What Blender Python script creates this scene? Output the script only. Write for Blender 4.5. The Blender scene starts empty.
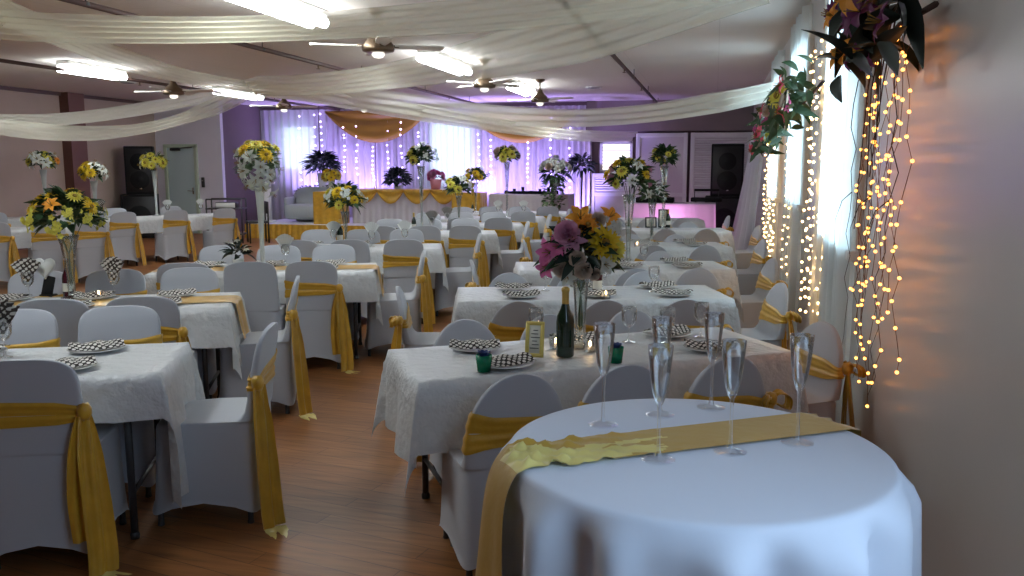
import bpy, math, random
from mathutils import Vector, Matrix, Euler
PI = math.pi
rnd = random.Random(7)
SC = bpy.context.scene
COL = SC.collection
sin, cos = math.sin, math.cos

# ------------------------------------------------------------------ materials
def nm(name):
    m = bpy.data.materials.new(name); m.use_nodes = True
    nt = m.node_tree; nt.nodes.clear()
    out = nt.nodes.new('ShaderNodeOutputMaterial')
    return m, nt, out
def N(nt, t, **kw):
    n = nt.nodes.new(t)
    for k, v in kw.items():
        if k in n.inputs: n.inputs[k].default_value = v
        else: setattr(n, k, v)
    return n
def rgb(c): return (c[0], c[1], c[2], 1)
def pbr(name, col, rough=.6, spec=.5, metal=0, noise=None, bump=None, coord='Object', sheen=0, trans=0, col2=None, coat=0):
    """noise=(scale, amount) varies the colour; bump=(scale, strength, distance)."""
    m, nt, out = nm(name)
    b = N(nt, 'ShaderNodeBsdfPrincipled')
    b.inputs['Base Color'].default_value = rgb(col)
    b.inputs['Roughness'].default_value = rough
    b.inputs['Specular IOR Level'].default_value = spec
    b.inputs['Metallic'].default_value = metal
    b.inputs['Sheen Weight'].default_value = sheen
    b.inputs['Coat Weight'].default_value = coat
    tc = N(nt, 'ShaderNodeTexCoord')
    if noise:
        n = N(nt, 'ShaderNodeTexNoise', Scale=noise[0], Detail=4)
        nt.links.new(tc.outputs[coord], n.inputs['Vector'])
        r = N(nt, 'ShaderNodeValToRGB')
        a = noise[1]
        c2 = col2 or tuple(max(0, c*(1-a)) for c in col)
        r.color_ramp.elements[0].position = .35; r.color_ramp.elements[1].position = .65
        r.color_ramp.elements[0].color = rgb(c2); r.color_ramp.elements[1].color = rgb(col)
        nt.links.new(n.outputs['Fac'], r.inputs['Fac'])
        nt.links.new(r.outputs['Color'], b.inputs['Base Color'])
    if bump:
        n = N(nt, 'ShaderNodeTexNoise', Scale=bump[0], Detail=3)
        nt.links.new(tc.outputs[coord], n.inputs['Vector'])
        bp = N(nt, 'ShaderNodeBump', Strength=bump[1], Distance=bump[2])
        nt.links.new(n.outputs['Fac'], bp.inputs['Height'])
        nt.links.new(bp.outputs['Normal'], b.inputs['Normal'])
    if trans:
        t = N(nt, 'ShaderNodeBsdfTranslucent'); t.inputs['Color'].default_value = rgb(col)
        mx = N(nt, 'ShaderNodeMixShader', Fac=trans)
        nt.links.new(b.outputs[0], mx.inputs[1]); nt.links.new(t.outputs[0], mx.inputs[2])
        nt.links.new(mx.outputs[0], out.inputs['Surface'])
    else:
        nt.links.new(b.outputs[0], out.inputs['Surface'])
    return m
def emis(name, col, s):
    m, nt, out = nm(name)
    e = N(nt, 'ShaderNodeEmission', Strength=s); e.inputs['Color'].default_value = rgb(col)
    nt.links.new(e.outputs[0], out.inputs['Surface'])
    return m
def sheer(name, col, alpha, tr=.5):
    m, nt, out = nm(name)
    d = N(nt, 'ShaderNodeBsdfDiffuse'); d.inputs['Color'].default_value = rgb(col)
    t = N(nt, 'ShaderNodeBsdfTranslucent'); t.inputs['Color'].default_value = rgb(col)
    p = N(nt, 'ShaderNodeBsdfTransparent')
    m1 = N(nt, 'ShaderNodeMixShader', Fac=tr); m2 = N(nt, 'ShaderNodeMixShader', Fac=alpha)
    nt.links.new(d.outputs[0], m1.inputs[1]); nt.links.new(t.outputs[0], m1.inputs[2])
    nt.links.new(p.outputs[0], m2.inputs[1]); nt.links.new(m1.outputs[0], m2.inputs[2])
    nt.links.new(m2.outputs[0], out.inputs['Surface'])
    return m
def clear(name, tint=(1, 1, 1), base=.07, top=.75):
    """thin clear plastic or glass: transparent body, glossy at grazing angles"""
    m, nt, out = nm(name)
    p = N(nt, 'ShaderNodeBsdfTransparent'); p.inputs['Color'].default_value = rgb(tint)
    g = N(nt, 'ShaderNodeBsdfGlossy', Roughness=.04)
    g.inputs['Color'].default_value = (1, 1, 1, 1)
    lw = N(nt, 'ShaderNodeLayerWeight', Blend=.32)
    ma = N(nt, 'ShaderNodeMath', operation='MULTIPLY_ADD'); ma.inputs[1].default_value = top; ma.inputs[2].default_value = base
    mx = N(nt, 'ShaderNodeMixShader')
    nt.links.new(lw.outputs['Fresnel'], ma.inputs[0]); nt.links.new(ma.outputs[0], mx.inputs['Fac'])
    nt.links.new(p.outputs[0], mx.inputs[1]); nt.links.new(g.outputs[0], mx.inputs[2])
    nt.links.new(mx.outputs[0], out.inputs['Surface'])
    return m
def wood_floor():
    m, nt, out = nm('floor_laminate')
    b = N(nt, 'ShaderNodeBsdfPrincipled', Roughness=.40)
    b.inputs['Specular IOR Level'].default_value = .3
    tc = N(nt, 'ShaderNodeTexCoord')
    mp = N(nt, 'ShaderNodeMapping'); mp.inputs['Rotation'].default_value = (0, 0, math.radians(12))
    nt.links.new(tc.outputs['Object'], mp.inputs['Vector'])
    br = N(nt, 'ShaderNodeTexBrick', Scale=1.0)
    br.inputs['Brick Width'].default_value = 1.2; br.inputs['Row Height'].default_value = .11
    br.inputs['Mortar Size'].default_value = .0025; br.inputs['Mortar Smooth'].default_value = .3
    br.inputs['Color1'].default_value = (.37, .155, .052, 1); br.inputs['Color2'].default_value = (.29, .115, .038, 1)
    br.inputs['Mortar'].default_value = (.15, .065, .028, 1)
    nt.links.new(mp.outputs[0], br.inputs['Vector'])
    mp2 = N(nt, 'ShaderNodeMapping'); mp2.inputs['Scale'].default_value = (1.2, 16, 1); mp2.inputs['Rotation'].default_value = (0, 0, math.radians(12))
    nt.links.new(tc.outputs['Object'], mp2.inputs['Vector'])
    n = N(nt, 'ShaderNodeTexNoise', Scale=2.2, Detail=6); nt.links.new(mp2.outputs[0], n.inputs['Vector'])
    r = N(nt, 'ShaderNodeValToRGB')
    r.color_ramp.elements[0].position = .3; r.color_ramp.elements[1].position = .75
    r.color_ramp.elements[0].color = (.62, .62, .62, 1); r.color_ramp.elements[1].color = (1.15, 1.12, 1.1, 1)
    nt.links.new(n.outputs['Fac'], r.inputs['Fac'])
    mx = N(nt, 'ShaderNodeMix', data_type='RGBA', blend_type='MULTIPLY'); mx.inputs['Factor'].default_value = 1
    nt.links.new(br.outputs['Color'], mx.inputs[6]); nt.links.new(r.outputs['Color'], mx.inputs[7])
    nt.links.new(mx.outputs[2], b.inputs['Base Color'])
    nt.links.new(b.outputs[0], out.inputs['Surface'])
    return m
def dots_mat(name, base, dot, scale, thr, up=False):
    """black cloth with white polka dots on a square grid"""
    m, nt, out = nm(name)
    b = N(nt, 'ShaderNodeBsdfPrincipled', Roughness=.7)
    tc = N(nt, 'ShaderNodeTexCoord')
    v = N(nt, 'ShaderNodeTexVoronoi', Scale=scale, Randomness=.0, voronoi_dimensions='2D')
    mp = N(nt, 'ShaderNodeMapping'); mp.inputs['Rotation'].default_value = (PI/2 if up else 0, 0, .6)
    nt.links.new(tc.outputs['Object'], mp.inputs['Vector']); nt.links.new(mp.outputs[0], v.inputs['Vector'])
    lt = N(nt, 'ShaderNodeMath', operation='LESS_THAN'); lt.inputs[1].default_value = thr
    nt.links.new(v.outputs['Distance'], lt.inputs[0])
    mx = N(nt, 'ShaderNodeMix', data_type='RGBA'); mx.inputs[6].default_value = rgb(base); mx.inputs[7].default_value = rgb(dot)
    nt.links.new(lt.outputs[0], mx.inputs['Factor']); nt.links.new(mx.outputs[2], b.inputs['Base Color'])
    nt.links.new(b.outputs[0], out.inputs['Surface'])
    return m
def ceiling_mat():
    m, nt, out = nm('ceiling_tile')
    b = N(nt, 'ShaderNodeBsdfPrincipled', Roughness=.85)
    tc = N(nt, 'ShaderNodeTexCoord')
    br = N(nt, 'ShaderNodeTexBrick', Scale=1.0); br.offset = 0
    br.inputs['Brick Width'].default_value = 1.22; br.inputs['Row Height'].default_value = 2.44
    br.inputs['Mortar Size'].default_value = .006; br.inputs['Mortar Smooth'].default_value = .5
    br.inputs['Color1'].default_value = (.74, .68, .63, 1); br.inputs['Color2'].default_value = (.72, .665, .615, 1)
    br.inputs['Mortar'].default_value = (.64, .585, .54, 1)
    nt.links.new(tc.outputs['Object'], br.inputs['Vector']); nt.links.new(br.outputs['Color'], b.inputs['Base Color'])
    nt.links.new(b.outputs[0], out.inputs['Surface'])
    return m

M = {
 'floor': wood_floor(), 'ceiling': ceiling_mat(),
 'wall_beige': pbr('wall_beige', (.46, .355, .30), .8, noise=(2, .06)),
 'wall_panel': pbr('wall_panel_gloss', (.56, .53, .52), .30, .6, noise=(1.5, .05), coat=.0),
 'wall_white': pbr('wall_white', (.76, .72, .80), .7, noise=(2, .04)),
 'wall_dark': pbr('wall_brown', (.16, .115, .12), .8, noise=(2, .08)),
 'header': pbr('header_grey', (.25, .20, .20), .8, noise=(2, .08)),
 'pillar': pbr('pillar_brown', (.16, .07, .055), .6),
 'cover': pbr('chair_cover', (.47, .49, .54), .75, .25, sheen=.2, bump=(260, .05, .002)),
 'cloth': pbr('tablecloth_white', (.64, .655, .67), .40, .5, bump=(19, .8, .02)),
 'cloth_hi': pbr('tablecloth_smooth', (.70, .73, .82), .7, .3, bump=(300, .04, .001)),
 'gold': pbr('gold_satin', (.66, .37, .028), .36, .6, sheen=.2, noise=(9, .2), bump=(13, .35, .012)),
 'gold_pale': pbr('gold_satin_pale_sheen', (.80, .66, .22), .4, .5, noise=(12, .15)),  # pale sash tips; on the round table's runner, sheen put into the colour
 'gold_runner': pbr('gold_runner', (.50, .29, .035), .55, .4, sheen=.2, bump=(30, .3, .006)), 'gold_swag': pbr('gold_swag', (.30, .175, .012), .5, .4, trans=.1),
 'sheer': sheer('ceiling_sheer', (.92, .90, .74), .42, .45),
 'sheer_dense': sheer('ceiling_sheer_gathered', (.92, .90, .80), .72, .4),
 'curtain': sheer('window_sheer', (.86, .90, .90), .86, .6),
 'backdrop': sheer('backdrop_sheer', (.80, .78, .84), .87, .45),
 'metal': pbr('dark_metal', (.035, .033, .035), .45, .5),
 'pipe': pbr('pipe_paint', (.10, .055, .05), .5),
 'fixture': pbr('white_enamel', (.7, .7, .68), .4),
 'brass': pbr('antique_brass', (.16, .11, .07), .35, .5, metal=.7),
 'blade': pbr('fan_blade', (.78, .73, .68), .5),
 'chrome': pbr('chrome', (.7, .7, .7), .15, .5, metal=1),
 'tube': emis('fluorescent', (.90, .98, 1.0), 15),
 'globe': emis('fan_globe', (1, .93, .8), .7),
 'pane': emis('daylight_pane', (.60, .84, 1.0), 2.5),
 'pane_added': emis('daylight_pane_added', (.52, .74, 1.0), 1.9), 'pane_warm': emis('lattice_glow', (1, .93, .84), 1.1),
 'pane_far': emis('daylight_pane_far', (.62, .86, 1.0), 1.5),
 'bulb': emis('warm_bulb', (1, .33, .055), 4.0),
 'bulb_y': emis('warm_bulb_pale', (1, .58, .22), 7),
 'bulb_p': emis('violet_led', (.52, .40, 1.0), 7),
 'candle': emis('candle_flame', (1, .62, .28), 22),
 'wire': pbr('copper_wire', (.22, .09, .04), .5),
 'wire_w': pbr('white_wire', (.5, .45, .4), .5),
 'glass': clear('clear_plastic', (.97, .975, .98), .03),
 'glass_foot': clear('clear_plastic_foot', (.975, .98, .985), .02, .25),
 'vase': clear('vase_glass', (.90, .93, .92), .07),
 'vase_white': sheer('frosted_vase', (.78, .82, .80), .55, .5),
 'green': pbr('leaf_green', (.035, .085, .03), .5, noise=(6, .4)),
 'green_l': pbr('leaf_light', (.16, .26, .12), .5, noise=(8, .3)),
 'green_d': pbr('leaf_dark', (.012, .03, .022), .45, noise=(6, .4)),
 'stem': pbr('stem_green', (.06, .12, .05), .5),
 'twig': pbr('twig_brown', (.06, .03, .025), .7),
 'f_yellow': pbr('petal_yellow', (.74, .52, .02), .55, trans=.2),
 'f_lemon': pbr('petal_lemon', (.66, .60, .09), .55, trans=.2),
 'f_orange': pbr('petal_orange', (.85, .36, .03), .55, trans=.2),
 'f_white': pbr('petal_white', (.64, .67, .62), .55, trans=.2),
 'f_cream': pbr('petal_cream', (.58, .47, .38), .55, trans=.2),
 'f_pink': pbr('petal_pink', (.66, .15, .36), .55, trans=.2),
 'f_blush': pbr('petal_blush', (.64, .30, .44), .55, trans=.2),
 'f_red': pbr('petal_red', (.62, .07, .12), .55, trans=.15),
 'f_purple': pbr('petal_purple', (.16, .025, .12), .55, trans=.1),
 'f_core': pbr('flower_core', (.28, .17, .03), .8),
 'bottle': pbr('bottle_green', (.006, .022, .010), .08, .7),
 'bottle_red': pbr('bottle_red', (.06, .008, .015), .1, .7),
 'foil': pbr('gold_foil', (.60, .42, .12), .3, metal=.8),
 'label': pbr('paper_label', (.72, .70, .62), .7),
 'ink': pbr('ink', (.06, .06, .06), .7),
 'frame_gold': pbr('frame_gilt', (.72, .58, .16), .35, metal=.3),
 'cup': pbr('cup_green', (.0, .26, .12), .2, .6, trans=.35),
 'cup_blue': pbr('cup_blue', (.03, .06, .20), .3, .6),
 'dots': dots_mat('dotted_napkin', (.025, .018, .016), (.75, .73, .68), 46, .37),
 'dots_far': dots_mat('dotted_napkin_fan', (.05, .035, .03), (.70, .68, .64), 38, .36, True),
 'napkin': pbr('napkin_white', (.80, .82, .80), .7),
 'plate': pbr('plate_white', (.78, .78, .76), .2, .6),
 'black': pbr('black_felt', (.008, .008, .009), .7, .3),
 'grille': pbr('speaker_grille', (.012, .012, .013), .5, bump=(220, .5, .004)),
 'panel_w': pbr('partition_white', (.66, .63, .66), .6),
 'skirt': pbr('table_skirt', (.74, .70, .70), .7, trans=.3),
 'skirt_pink': pbr('dj_skirt', (.80, .74, .80), .7, trans=.55),
 'door': pbr('door_paint', (.55, .66, .66), .45),
 'door_frame': pbr('door_frame_paint', (.50, .58, .46), .5),
 'cake_pink': pbr('pink_tulle', (.80, .36, .42), .7, trans=.3),
 'white': pbr('white_paint', (.75, .76, .76), .5),
 'silver_cloth': pbr('silver_fabric', (.42, .46, .47), .5, bump=(20, .3, .01)),
}

# ------------------------------------------------------------------ mesh builder
class MB:
    def __init__(s): s.v = []; s.f = []; s.m = []
    def add(s, vs, fs, mi=0):
        o = len(s.v); s.v += [tuple(p) for p in vs]
        s.f += [tuple(i+o for i in f) for f in fs]; s.m += [mi]*len(fs); return s
    def grid(s, fn, nu, nv, mi=0, close_u=False, close_v=False):
        """fn(i/nu, j/nv) -> point"""
        U = nu if close_u else nu+1; V = nv if close_v else nv+1
        vs = [fn(i/nu, j/nv) for i in range(U) for j in range(V)]
        fs = []
        for i in range(nu):
            for j in range(nv):
                a = i % U; b = (i+1) % U; c = j % V; d = (j+1) % V
                fs.append((a*V+c, b*V+c, b*V+d, a*V+d))
        return s.add(vs, fs, mi)
    def loft(s, rings, cap0=True, cap1=True, mi=0):
        n = len(rings[0]); vs = [p for r in rings for p in r]; fs = []
        for i in range(len(rings)-1):
            for j in range(n):
                k = (j+1) % n
                fs.append((i*n+j, i*n+k, (i+1)*n+k, (i+1)*n+j))
        if cap0: fs.append(tuple(range(n-1, -1, -1)))
        if cap1: fs.append(tuple((len(rings)-1)*n+j for j in range(n)))
        return s.add(vs, fs, mi)
    def lathe(s, prof, n=20, c=(0, 0, 0), mi=0, cap0=False, cap1=False):
        rings = [[(c[0]+r*cos(2*PI*j/n), c[1]+r*sin(2*PI*j/n), c[2]+z) for j in range(n)] for r, z in prof]
        return s.loft(rings, cap0, cap1, mi)
    def tube(s, pts, r, n=8, mi=0, r1=None):
        pts = [Vector(p) for p in pts]; rings = []
        up = Vector((0, 0, 1)) if abs((pts[-1]-pts[0]).normalized().z) < .9 else Vector((1, 0, 0))
        for i, p in enumerate(pts):
            d = (pts[min(i+1, len(pts)-1)]-pts[max(i-1, 0)]).normalized()
            a = d.cross(up)
            if a.length < 1e-5: a = d.orthogonal()
            a.normalize(); b = a.cross(d)
            rr = r if r1 is None else r+(r1-r)*i/(len(pts)-1)
            rings.append([p+a*(rr*cos(2*PI*j/n))+b*(rr*sin(2*PI*j/n)) for j in range(n)])
        return s.loft(rings, True, True, mi)
    def box(s, c, d, b=.0, mi=0, mat=None):
        """box with bevelled edges: centre c, full size d, bevel b"""
        x, y, z = d[0]/2, d[1]/2, d[2]/2
        b = min(b, x*.9, y*.9, z*.9)
        if b <= 0:
            vs = [(i*x, j*y, k*z) for i in (-1, 1) for j in (-1, 1) for k in (-1, 1)]
            fs = [(0, 1, 3, 2), (4, 6, 7, 5), (0, 4, 5, 1), (2, 3, 7, 6), (0, 2, 6, 4), (1, 5, 7, 3)]
        else:
            rings = []
            def rr(hx, hy, zz):
                q = min(b, hx*.95, hy*.95)
                return [(hx, hy-q, zz), (hx-q, hy, zz), (-hx+q, hy, zz), (-hx, hy-q, zz), (-hx, -hy+q, zz), (-hx+q, -hy, zz), (hx-q, -hy, zz), (hx, -hy+q, zz)]
            for zz, q in ((-z, b), (-z+b, 0), (z-b, 0), (z, b)): rings.append(rr(x-q, y-q, zz))
            t = MB(); t.loft(rings); vs, fs = t.v, t.f
        vs = [Vector(p) for p in vs]
        if mat is not None: vs = [mat @ p for p in vs]
        return s.add([Vector(c)+p for p in vs], fs, mi)
    def xform(s, mat): s.v = [tuple(mat @ Vector(p)) for p in s.v]; return s
    def mesh(s, name, mats, smooth=True):
        me = bpy.data.meshes.new(name); me.from_pydata(s.v, [], s.f)
        for m in (mats if isinstance(mats, (list, tuple)) else [mats]): me.materials.append(m)
        me.polygons.foreach_set('material_index', s.m)
        if smooth: me.polygons.foreach_set('use_smooth', [True]*len(me.polygons))
        me.update(); return me
    def obj(s, name, mats, parent=None, loc=(0, 0, 0), rot=(0, 0, 0), smooth=True):
        return put(name, s.mesh(name, mats, smooth), parent, loc, rot)
def put(name, me, parent=None, loc=(0, 0, 0), rot=(0, 0, 0), scale=None):
    o = bpy.data.objects.new(name, me); COL.objects.link(o)
    o.location = loc; o.rotation_euler = rot
    if scale: o.scale = (scale,)*3 if isinstance(scale, (int, float)) else scale
    if parent: o.parent = parent
    return o
def sharp(o, ang=35):
    me = o.data
    try: me.set_sharp_from_angle(angle=math.radians(ang))
    except Exception: pass
    return o
def tag(o, label, cat, group=None, kind=None):
    o['label'] = label; o['category'] = cat
    if group: o['group'] = group
    if kind: o['kind'] = kind
    return o
def thing(name, label, cat, loc=(0, 0, 0), rz=0, group=None, rot=None):
    o = bpy.data.objects.new(name, None); COL.objects.link(o); o.empty_display_size = .05
    o.location = loc; o.rotation_euler = rot or (0, 0, rz)
    return tag(o, label, cat, group)
def struct(o): o['kind'] = 'structure'; return o
KIDS = {}
def dup(root, loc, rz=0, label=None, group=None, rot=None):
    """a thing with copies of its parts and sub-parts, sharing mesh data"""
    def kids(o): return [c for c in ALLKIDS.get(o.name, [])]
    r = root.copy(); COL.objects.link(r); r.location = loc; r.rotation_euler = rot or (0, 0, rz)
    if label: r['label'] = label
    if group: r['group'] = group
    for ch in kids(root):
        c = ch.copy(); COL.objects.link(c); c.parent = r
        for g in kids(ch):
            d = g.copy(); COL.objects.link(d); d.parent = c
    return r
ALLKIDS = {}
def freeze(root):
    """remember a prototype's parts so that copies do not have to search the scene"""
    def rec(o):
        ks = list(o.children); ALLKIDS[o.name] = ks
        for k in ks: rec(k)
    rec(root); return root
def vnoise(x, y=0.0, z=0.0):
    return sin(x*1.7+y*2.3+z*.7)*.5+sin(x*3.1-y*1.3+z*2.1+1.3)*.3+sin(x*5.3+y*4.1-z*1.7+2.1)*.2

# ------------------------------------------------------------------ camera: eye height 1.63 m, room axis +y, turned a little to the -x side
F_PX, EYE, PITCH, YAW = 850., 1.63, math.atan(123/850.), math.radians(13.3)
cam_d = bpy.data.cameras.new('camera'); cam = bpy.data.objects.new('camera', cam_d); COL.objects.link(cam)
cam.location = (0, 0, EYE); cam.rotation_euler = (PI/2-PITCH, 0, YAW)
cam_d.sensor_width = 36; cam_d.lens = F_PX/1024*36; cam_d.clip_end = 100; cam_d.clip_start = .05
SC.camera = cam
def at(px, py, h):
    """the point at height h seen at pixel px, py of the photograph"""
    v = cam.rotation_euler.to_matrix() @ Vector(((px-512)/F_PX, -(py-288)/F_PX, -1))
    t = (h-EYE)/v.z
    return Vector((v.x*t, v.y*t, h))

# ------------------------------------------------------------------ room shell
XL, XR, YB, YF, HC = -13.1, .80, 20.3, -4.5, 3.1
def slab(name, x0, x1, y0, y1, z0, z1, mat):
    return struct(MB().box(((x0+x1)/2, (y0+y1)/2, (z0+z1)/2), (x1-x0, y1-y0, z1-z0)).obj(name, mat, smooth=False))
slab('floor', XL-.2, XR+.2, YF-.2, YB+.2, -.1, 0, M['floor'])
slab('ceiling', XL-.2, XR+.2, YF-.2, YB+.2, HC, HC+.1, M['ceiling'])
slab('wall_left', XL-.2, XL, YF, YB, 0, HC, M['wall_beige'])
slab('wall_right', XR, XR+.2, YF, YB, 0, HC, M['wall_panel'])
slab('wall_back', XL-.2, XR+.2, YB, YB+.2, 0, HC, M['wall_dark'])
slab('wall_front', XL-.2, XR+.2, YF-.2, YF, 0, HC, M['wall_beige'])
slab('wall_storeroom', XL, -11.345, 18.19, 18.3, 0, HC, M['wall_white'])
slab('wall_storeroom_side', -11.47, -11.345, 18.3, YB, 0, HC, M['wall_dark'])
slab('pillar_left', XL, XL+.22, 15.15, 15.6, 0, HC, M['pillar'])
slab('trim_left', XL, XL+.06, YF, 20, HC-.07, HC, M['pipe'])
slab('trim_back', -11.35, XR, YB-.09, YB, HC-.09, HC, M['wall_dark'])
slab('baseboard_left', XL, XL+.02, YF, 18.2, 0, .11, M['pillar'])
slab('baseboard_right', XR-.02, XR, YF, YB, 0, .10, M['wall_white'])

def window(n, y0, y1, z0, z1, pane='pane'):
    """window in the window wall: frame, pane"""
    w = bpy.data.objects.new('window_%d' % n, None); COL.objects.link(w); w.location = (XR, (y0+y1)/2, z0); struct(w)
    W = y1-y0; H = z1-z0; f = MB()
    f.box((-.02, 0, H), (.05, W+.12, .07), .008); f.box((-.03, 0, 0), (.08, W+.14, .06), .008)
    for s in (-1, 1): f.box((-.02, s*W/2, H/2), (.05, .07, H), .008)
    f.box((-.018, 0, H/2), (.03, .035, H), .004); f.box((-.018, 0, H*.55), (.03, W, .035), .004)
    f.obj('window_frame', M['white'], w, smooth=False)
    MB().box((-.004, 0, H/2), (.008, W, H)).obj('window_pane', M[pane], w, smooth=False)
window(1, 5.05, 6.3, 1.13, 2.95)
window(2, 8.0, 9.2, 1.25, 2.75)
window(3, 11.0, 12.2, 1.2, 2.75)
window(4, .0, 1.35, .95, 2.9, 'pane_added')  # unseen window beside the camera, added to light the round table

# back-wall panels to the window side
def backwin(n, x0, x1, z0, z1, pane='pane_far'):
    w = bpy.data.objects.new('window_%d' % n, None); COL.objects.link(w); w.location = ((x0+x1)/2, YB, z0); struct(w)
    W = x1-x0; H = z1-z0; f = MB()
    for s in (-1, 1): f.box((s*W/2, -.03, H/2), (.07, .06, H+.07), .008)
    for z in (0, H): f.box((0, -.03, z), (W+.07, .06, .07), .008)
    f.obj('window_frame', M['white'], w, smooth=False)
    MB().box((0, -.006, H/2), (W, .008, H)).obj('window_pane', M[pane], w, smooth=False)
    return w, W, H
backwin(6, -10.85, -9.95, 1.5, 2.62)
backwin(7, -6.85, -5.75, 1.15, 2.66)
w8, W8, H8 = backwin(8, -2.62, -1.92, 1.47, 2.16, 'pane_warm')
sl = MB()
for k in range(9): sl.box((0, -.05, (k+.5)*H8/9), (W8-.06, .03, .02), 0)
sl.obj('window_blind', M['white'], w8, smooth=False)

def partition(n, x0, x1, z1, panels):
    w = bpy.data.objects.new('wall_partition_%d' % n, None); COL.objects.link(w); w.location = ((x0+x1)/2, YB-.16, 0); struct(w)
    W = x1-x0; b = MB()
    b.box((0, 0, z1/2), (W, .06, z1), .005)
    b.obj('partition_board', M['panel_w'], w, smooth=False)
    f = MB()
    for x in (-W/2+.05, W/2-.05): f.box((x, -.04, z1/2), (.09, .04, z1), .006)
    for z in (z1-.05, .95, .06): f.box((0, -.04, z), (W, .036, .09), .006)
    f.obj('partition_trim', M['white'], w, smooth=False)
    if panels:
        g = MB()
        for k in range(int((z1-1.08)/.055)): g.box((0, -.045, 1.05+k*.055), (W-.2, .018, .03), 0, mat=Matrix.Rotation(.5, 3, 'X'))
        g.obj('partition_louvers', M['white'], w, smooth=False)
partition(1, -1.80, -.62, 2.36, False)
partition(2, -.56, XR-.02, 2.36, True)
partition(3, -2.84, -1.84, 1.44, True)
slab('wall_partition_post', -2.95, -2.85, YB-.3, YB, 0, 2.42, M['panel_w'])
slab('wall_header', -2.95, XR, YB-.25, YB, 2.40, HC, M['header'])

# storeroom door
d = bpy.data.objects.new('door_1', None); COL.objects.link(d); d.location = (-12.42, 18.2, 0); struct(d)
MB().box((0, -.02, 1.02), (.72, .05, 2.04), .006).obj('door_leaf', M['door'], d, smooth=False)
f = MB()
for s in (-1, 1): f.box((s*.405, -.03, 1.05), (.08, .09, 2.1), .008)
f.box((0, -.03, 2.08), (.89, .09, .08), .008); f.obj('door_frame', M['door_frame'], d, smooth=False)
c = MB(); c.box((-.12, -.07, 2.0), (.26, .06, .07), .01); c.tube([(0, -.09, 2.02), (.18, -.2, 2.03), (.34, -.08, 2.05)], .012)
c.obj('door_closer', M['metal'], d)
h = MB(); h.tube([(.29, -.04, 1.02), (.29, -.10, 1.02), (.18, -.10, 1.02)], .011); h.box((.29, -.045, 1.02), (.05, .01, .16), .004)
h.obj('door_handle', M['chrome'], d)
ka = thing('door_alarm', 'small dark alarm box on the pale wall beside the storeroom door', 'alarm', (-11.86, 18.2, 1.12))
MB().box((0, -.03, .1), (.07, .05, .24), .008).obj('housing', M['metal'], ka)
MB().lathe([(.0, 0), (.018, 0), (.018, .02), (0, .02)], 10, (0, -.055, .13)).obj('button', M['chrome'], ka, rot=(0, 0, 0))

# ------------------------------------------------------------------ ceiling: pipes, lights, fans, speakers, sheers
def pipe(x, y0, y1, label):
    p = thing('sprinkler_pipe', label, 'pipe', (x, y0, HC), 0, 'sprinkler pipes under the ceiling')
    L = y1-y0
    MB().tube([(0, 0, -.13), (0, L/2, -.13), (0, L, -.13)], .026, 10).obj('pipe_run', M['pipe'], p)
    y = .9; k = 0
    while y < L:
        if k % 2 == 0:
            b = MB(); b.tube([(0, y, 0), (0, y, -.13)], .006, 6); b.lathe([(.034, -.012), (.034, .012)], 10, (0, y, -.13)); b.obj('hanger', M['metal'], p)
        else:
            b = MB(); b.tube([(0, y, -.13), (0, y, -.19)], .010, 6); b.lathe([(.004, 0), (.028, .004), (.028, .008), (.004, .012)], 10, (0, y, -.205), cap0=True)
            b.obj('sprinkler_head', M['brass'], p)
        y += 1.45; k += 1
pipe(-1.27, 6.9, 19.6, 'brown sprinkler pipe on ceiling closest to the window wall')
pipe(-5.2, 5.5, 19.8, 'brown sprinkler pipe on ceiling running past the bright ceiling lights')
pipe(-9.05, 7.0, 19.8, 'brown sprinkler pipe on ceiling on the beige wall side of the hall')

def ceiling_light(x, y, L, label):
    t = thing('ceiling_light', label, 'ceiling light', (x, y, HC), 0, 'fluorescent ceiling lights')
    b = MB(); b.box((0, 0, -.03), (.22, L, .06), .012); b.obj('housing', M['fixture'], t, smooth=False)
    MB().lathe([(.0, -L/2+.02), (.05, -L/2+.02), (.05, L/2-.02), (0, L/2-.02)], 12).xform(Matrix.Translation((-.07, 0, -.115)) @ Matrix.Rotation(PI/2, 4, 'X')).obj('tube', M['tube'], t)
    MB().lathe([(.0, -L/2+.02), (.05, -L/2+.02), (.05, L/2-.02), (0, L/2-.02)], 12).xform(Matrix.Translation((.07, 0, -.115)) @ Matrix.Rotation(PI/2, 4, 'X')).obj('tube', M['tube'], t)
ceiling_light(-3.78, 7.1, 1.5, 'bright fluorescent ceiling light over the middle aisle, cut by the photo top')
ceiling_light(-3.65, 11.5, 1.8, 'bright fluorescent ceiling light above the middle of the hall between two fans')
ceiling_light(-3.5, 15.6, 1.5, 'fluorescent ceiling light farthest along toward the stage beside a fan')
ceiling_light(-9.05, 11.2, 1.25, 'fluorescent ceiling light with two tubes toward the beige wall')
ceiling_light(-9.1, 15.3, 1.5, 'fluorescent ceiling light in front of the storeroom wall')
ceiling_light(-3.8, 3.0, 1.5, 'added fluorescent ceiling light above the front tables, out of the picture')  # unseen fixture, added to brighten the front of the hall
ceiling_light(-9.05, 6.5, 1.25, 'fluorescent ceiling light above the beige wall side front, out of the picture')

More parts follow.
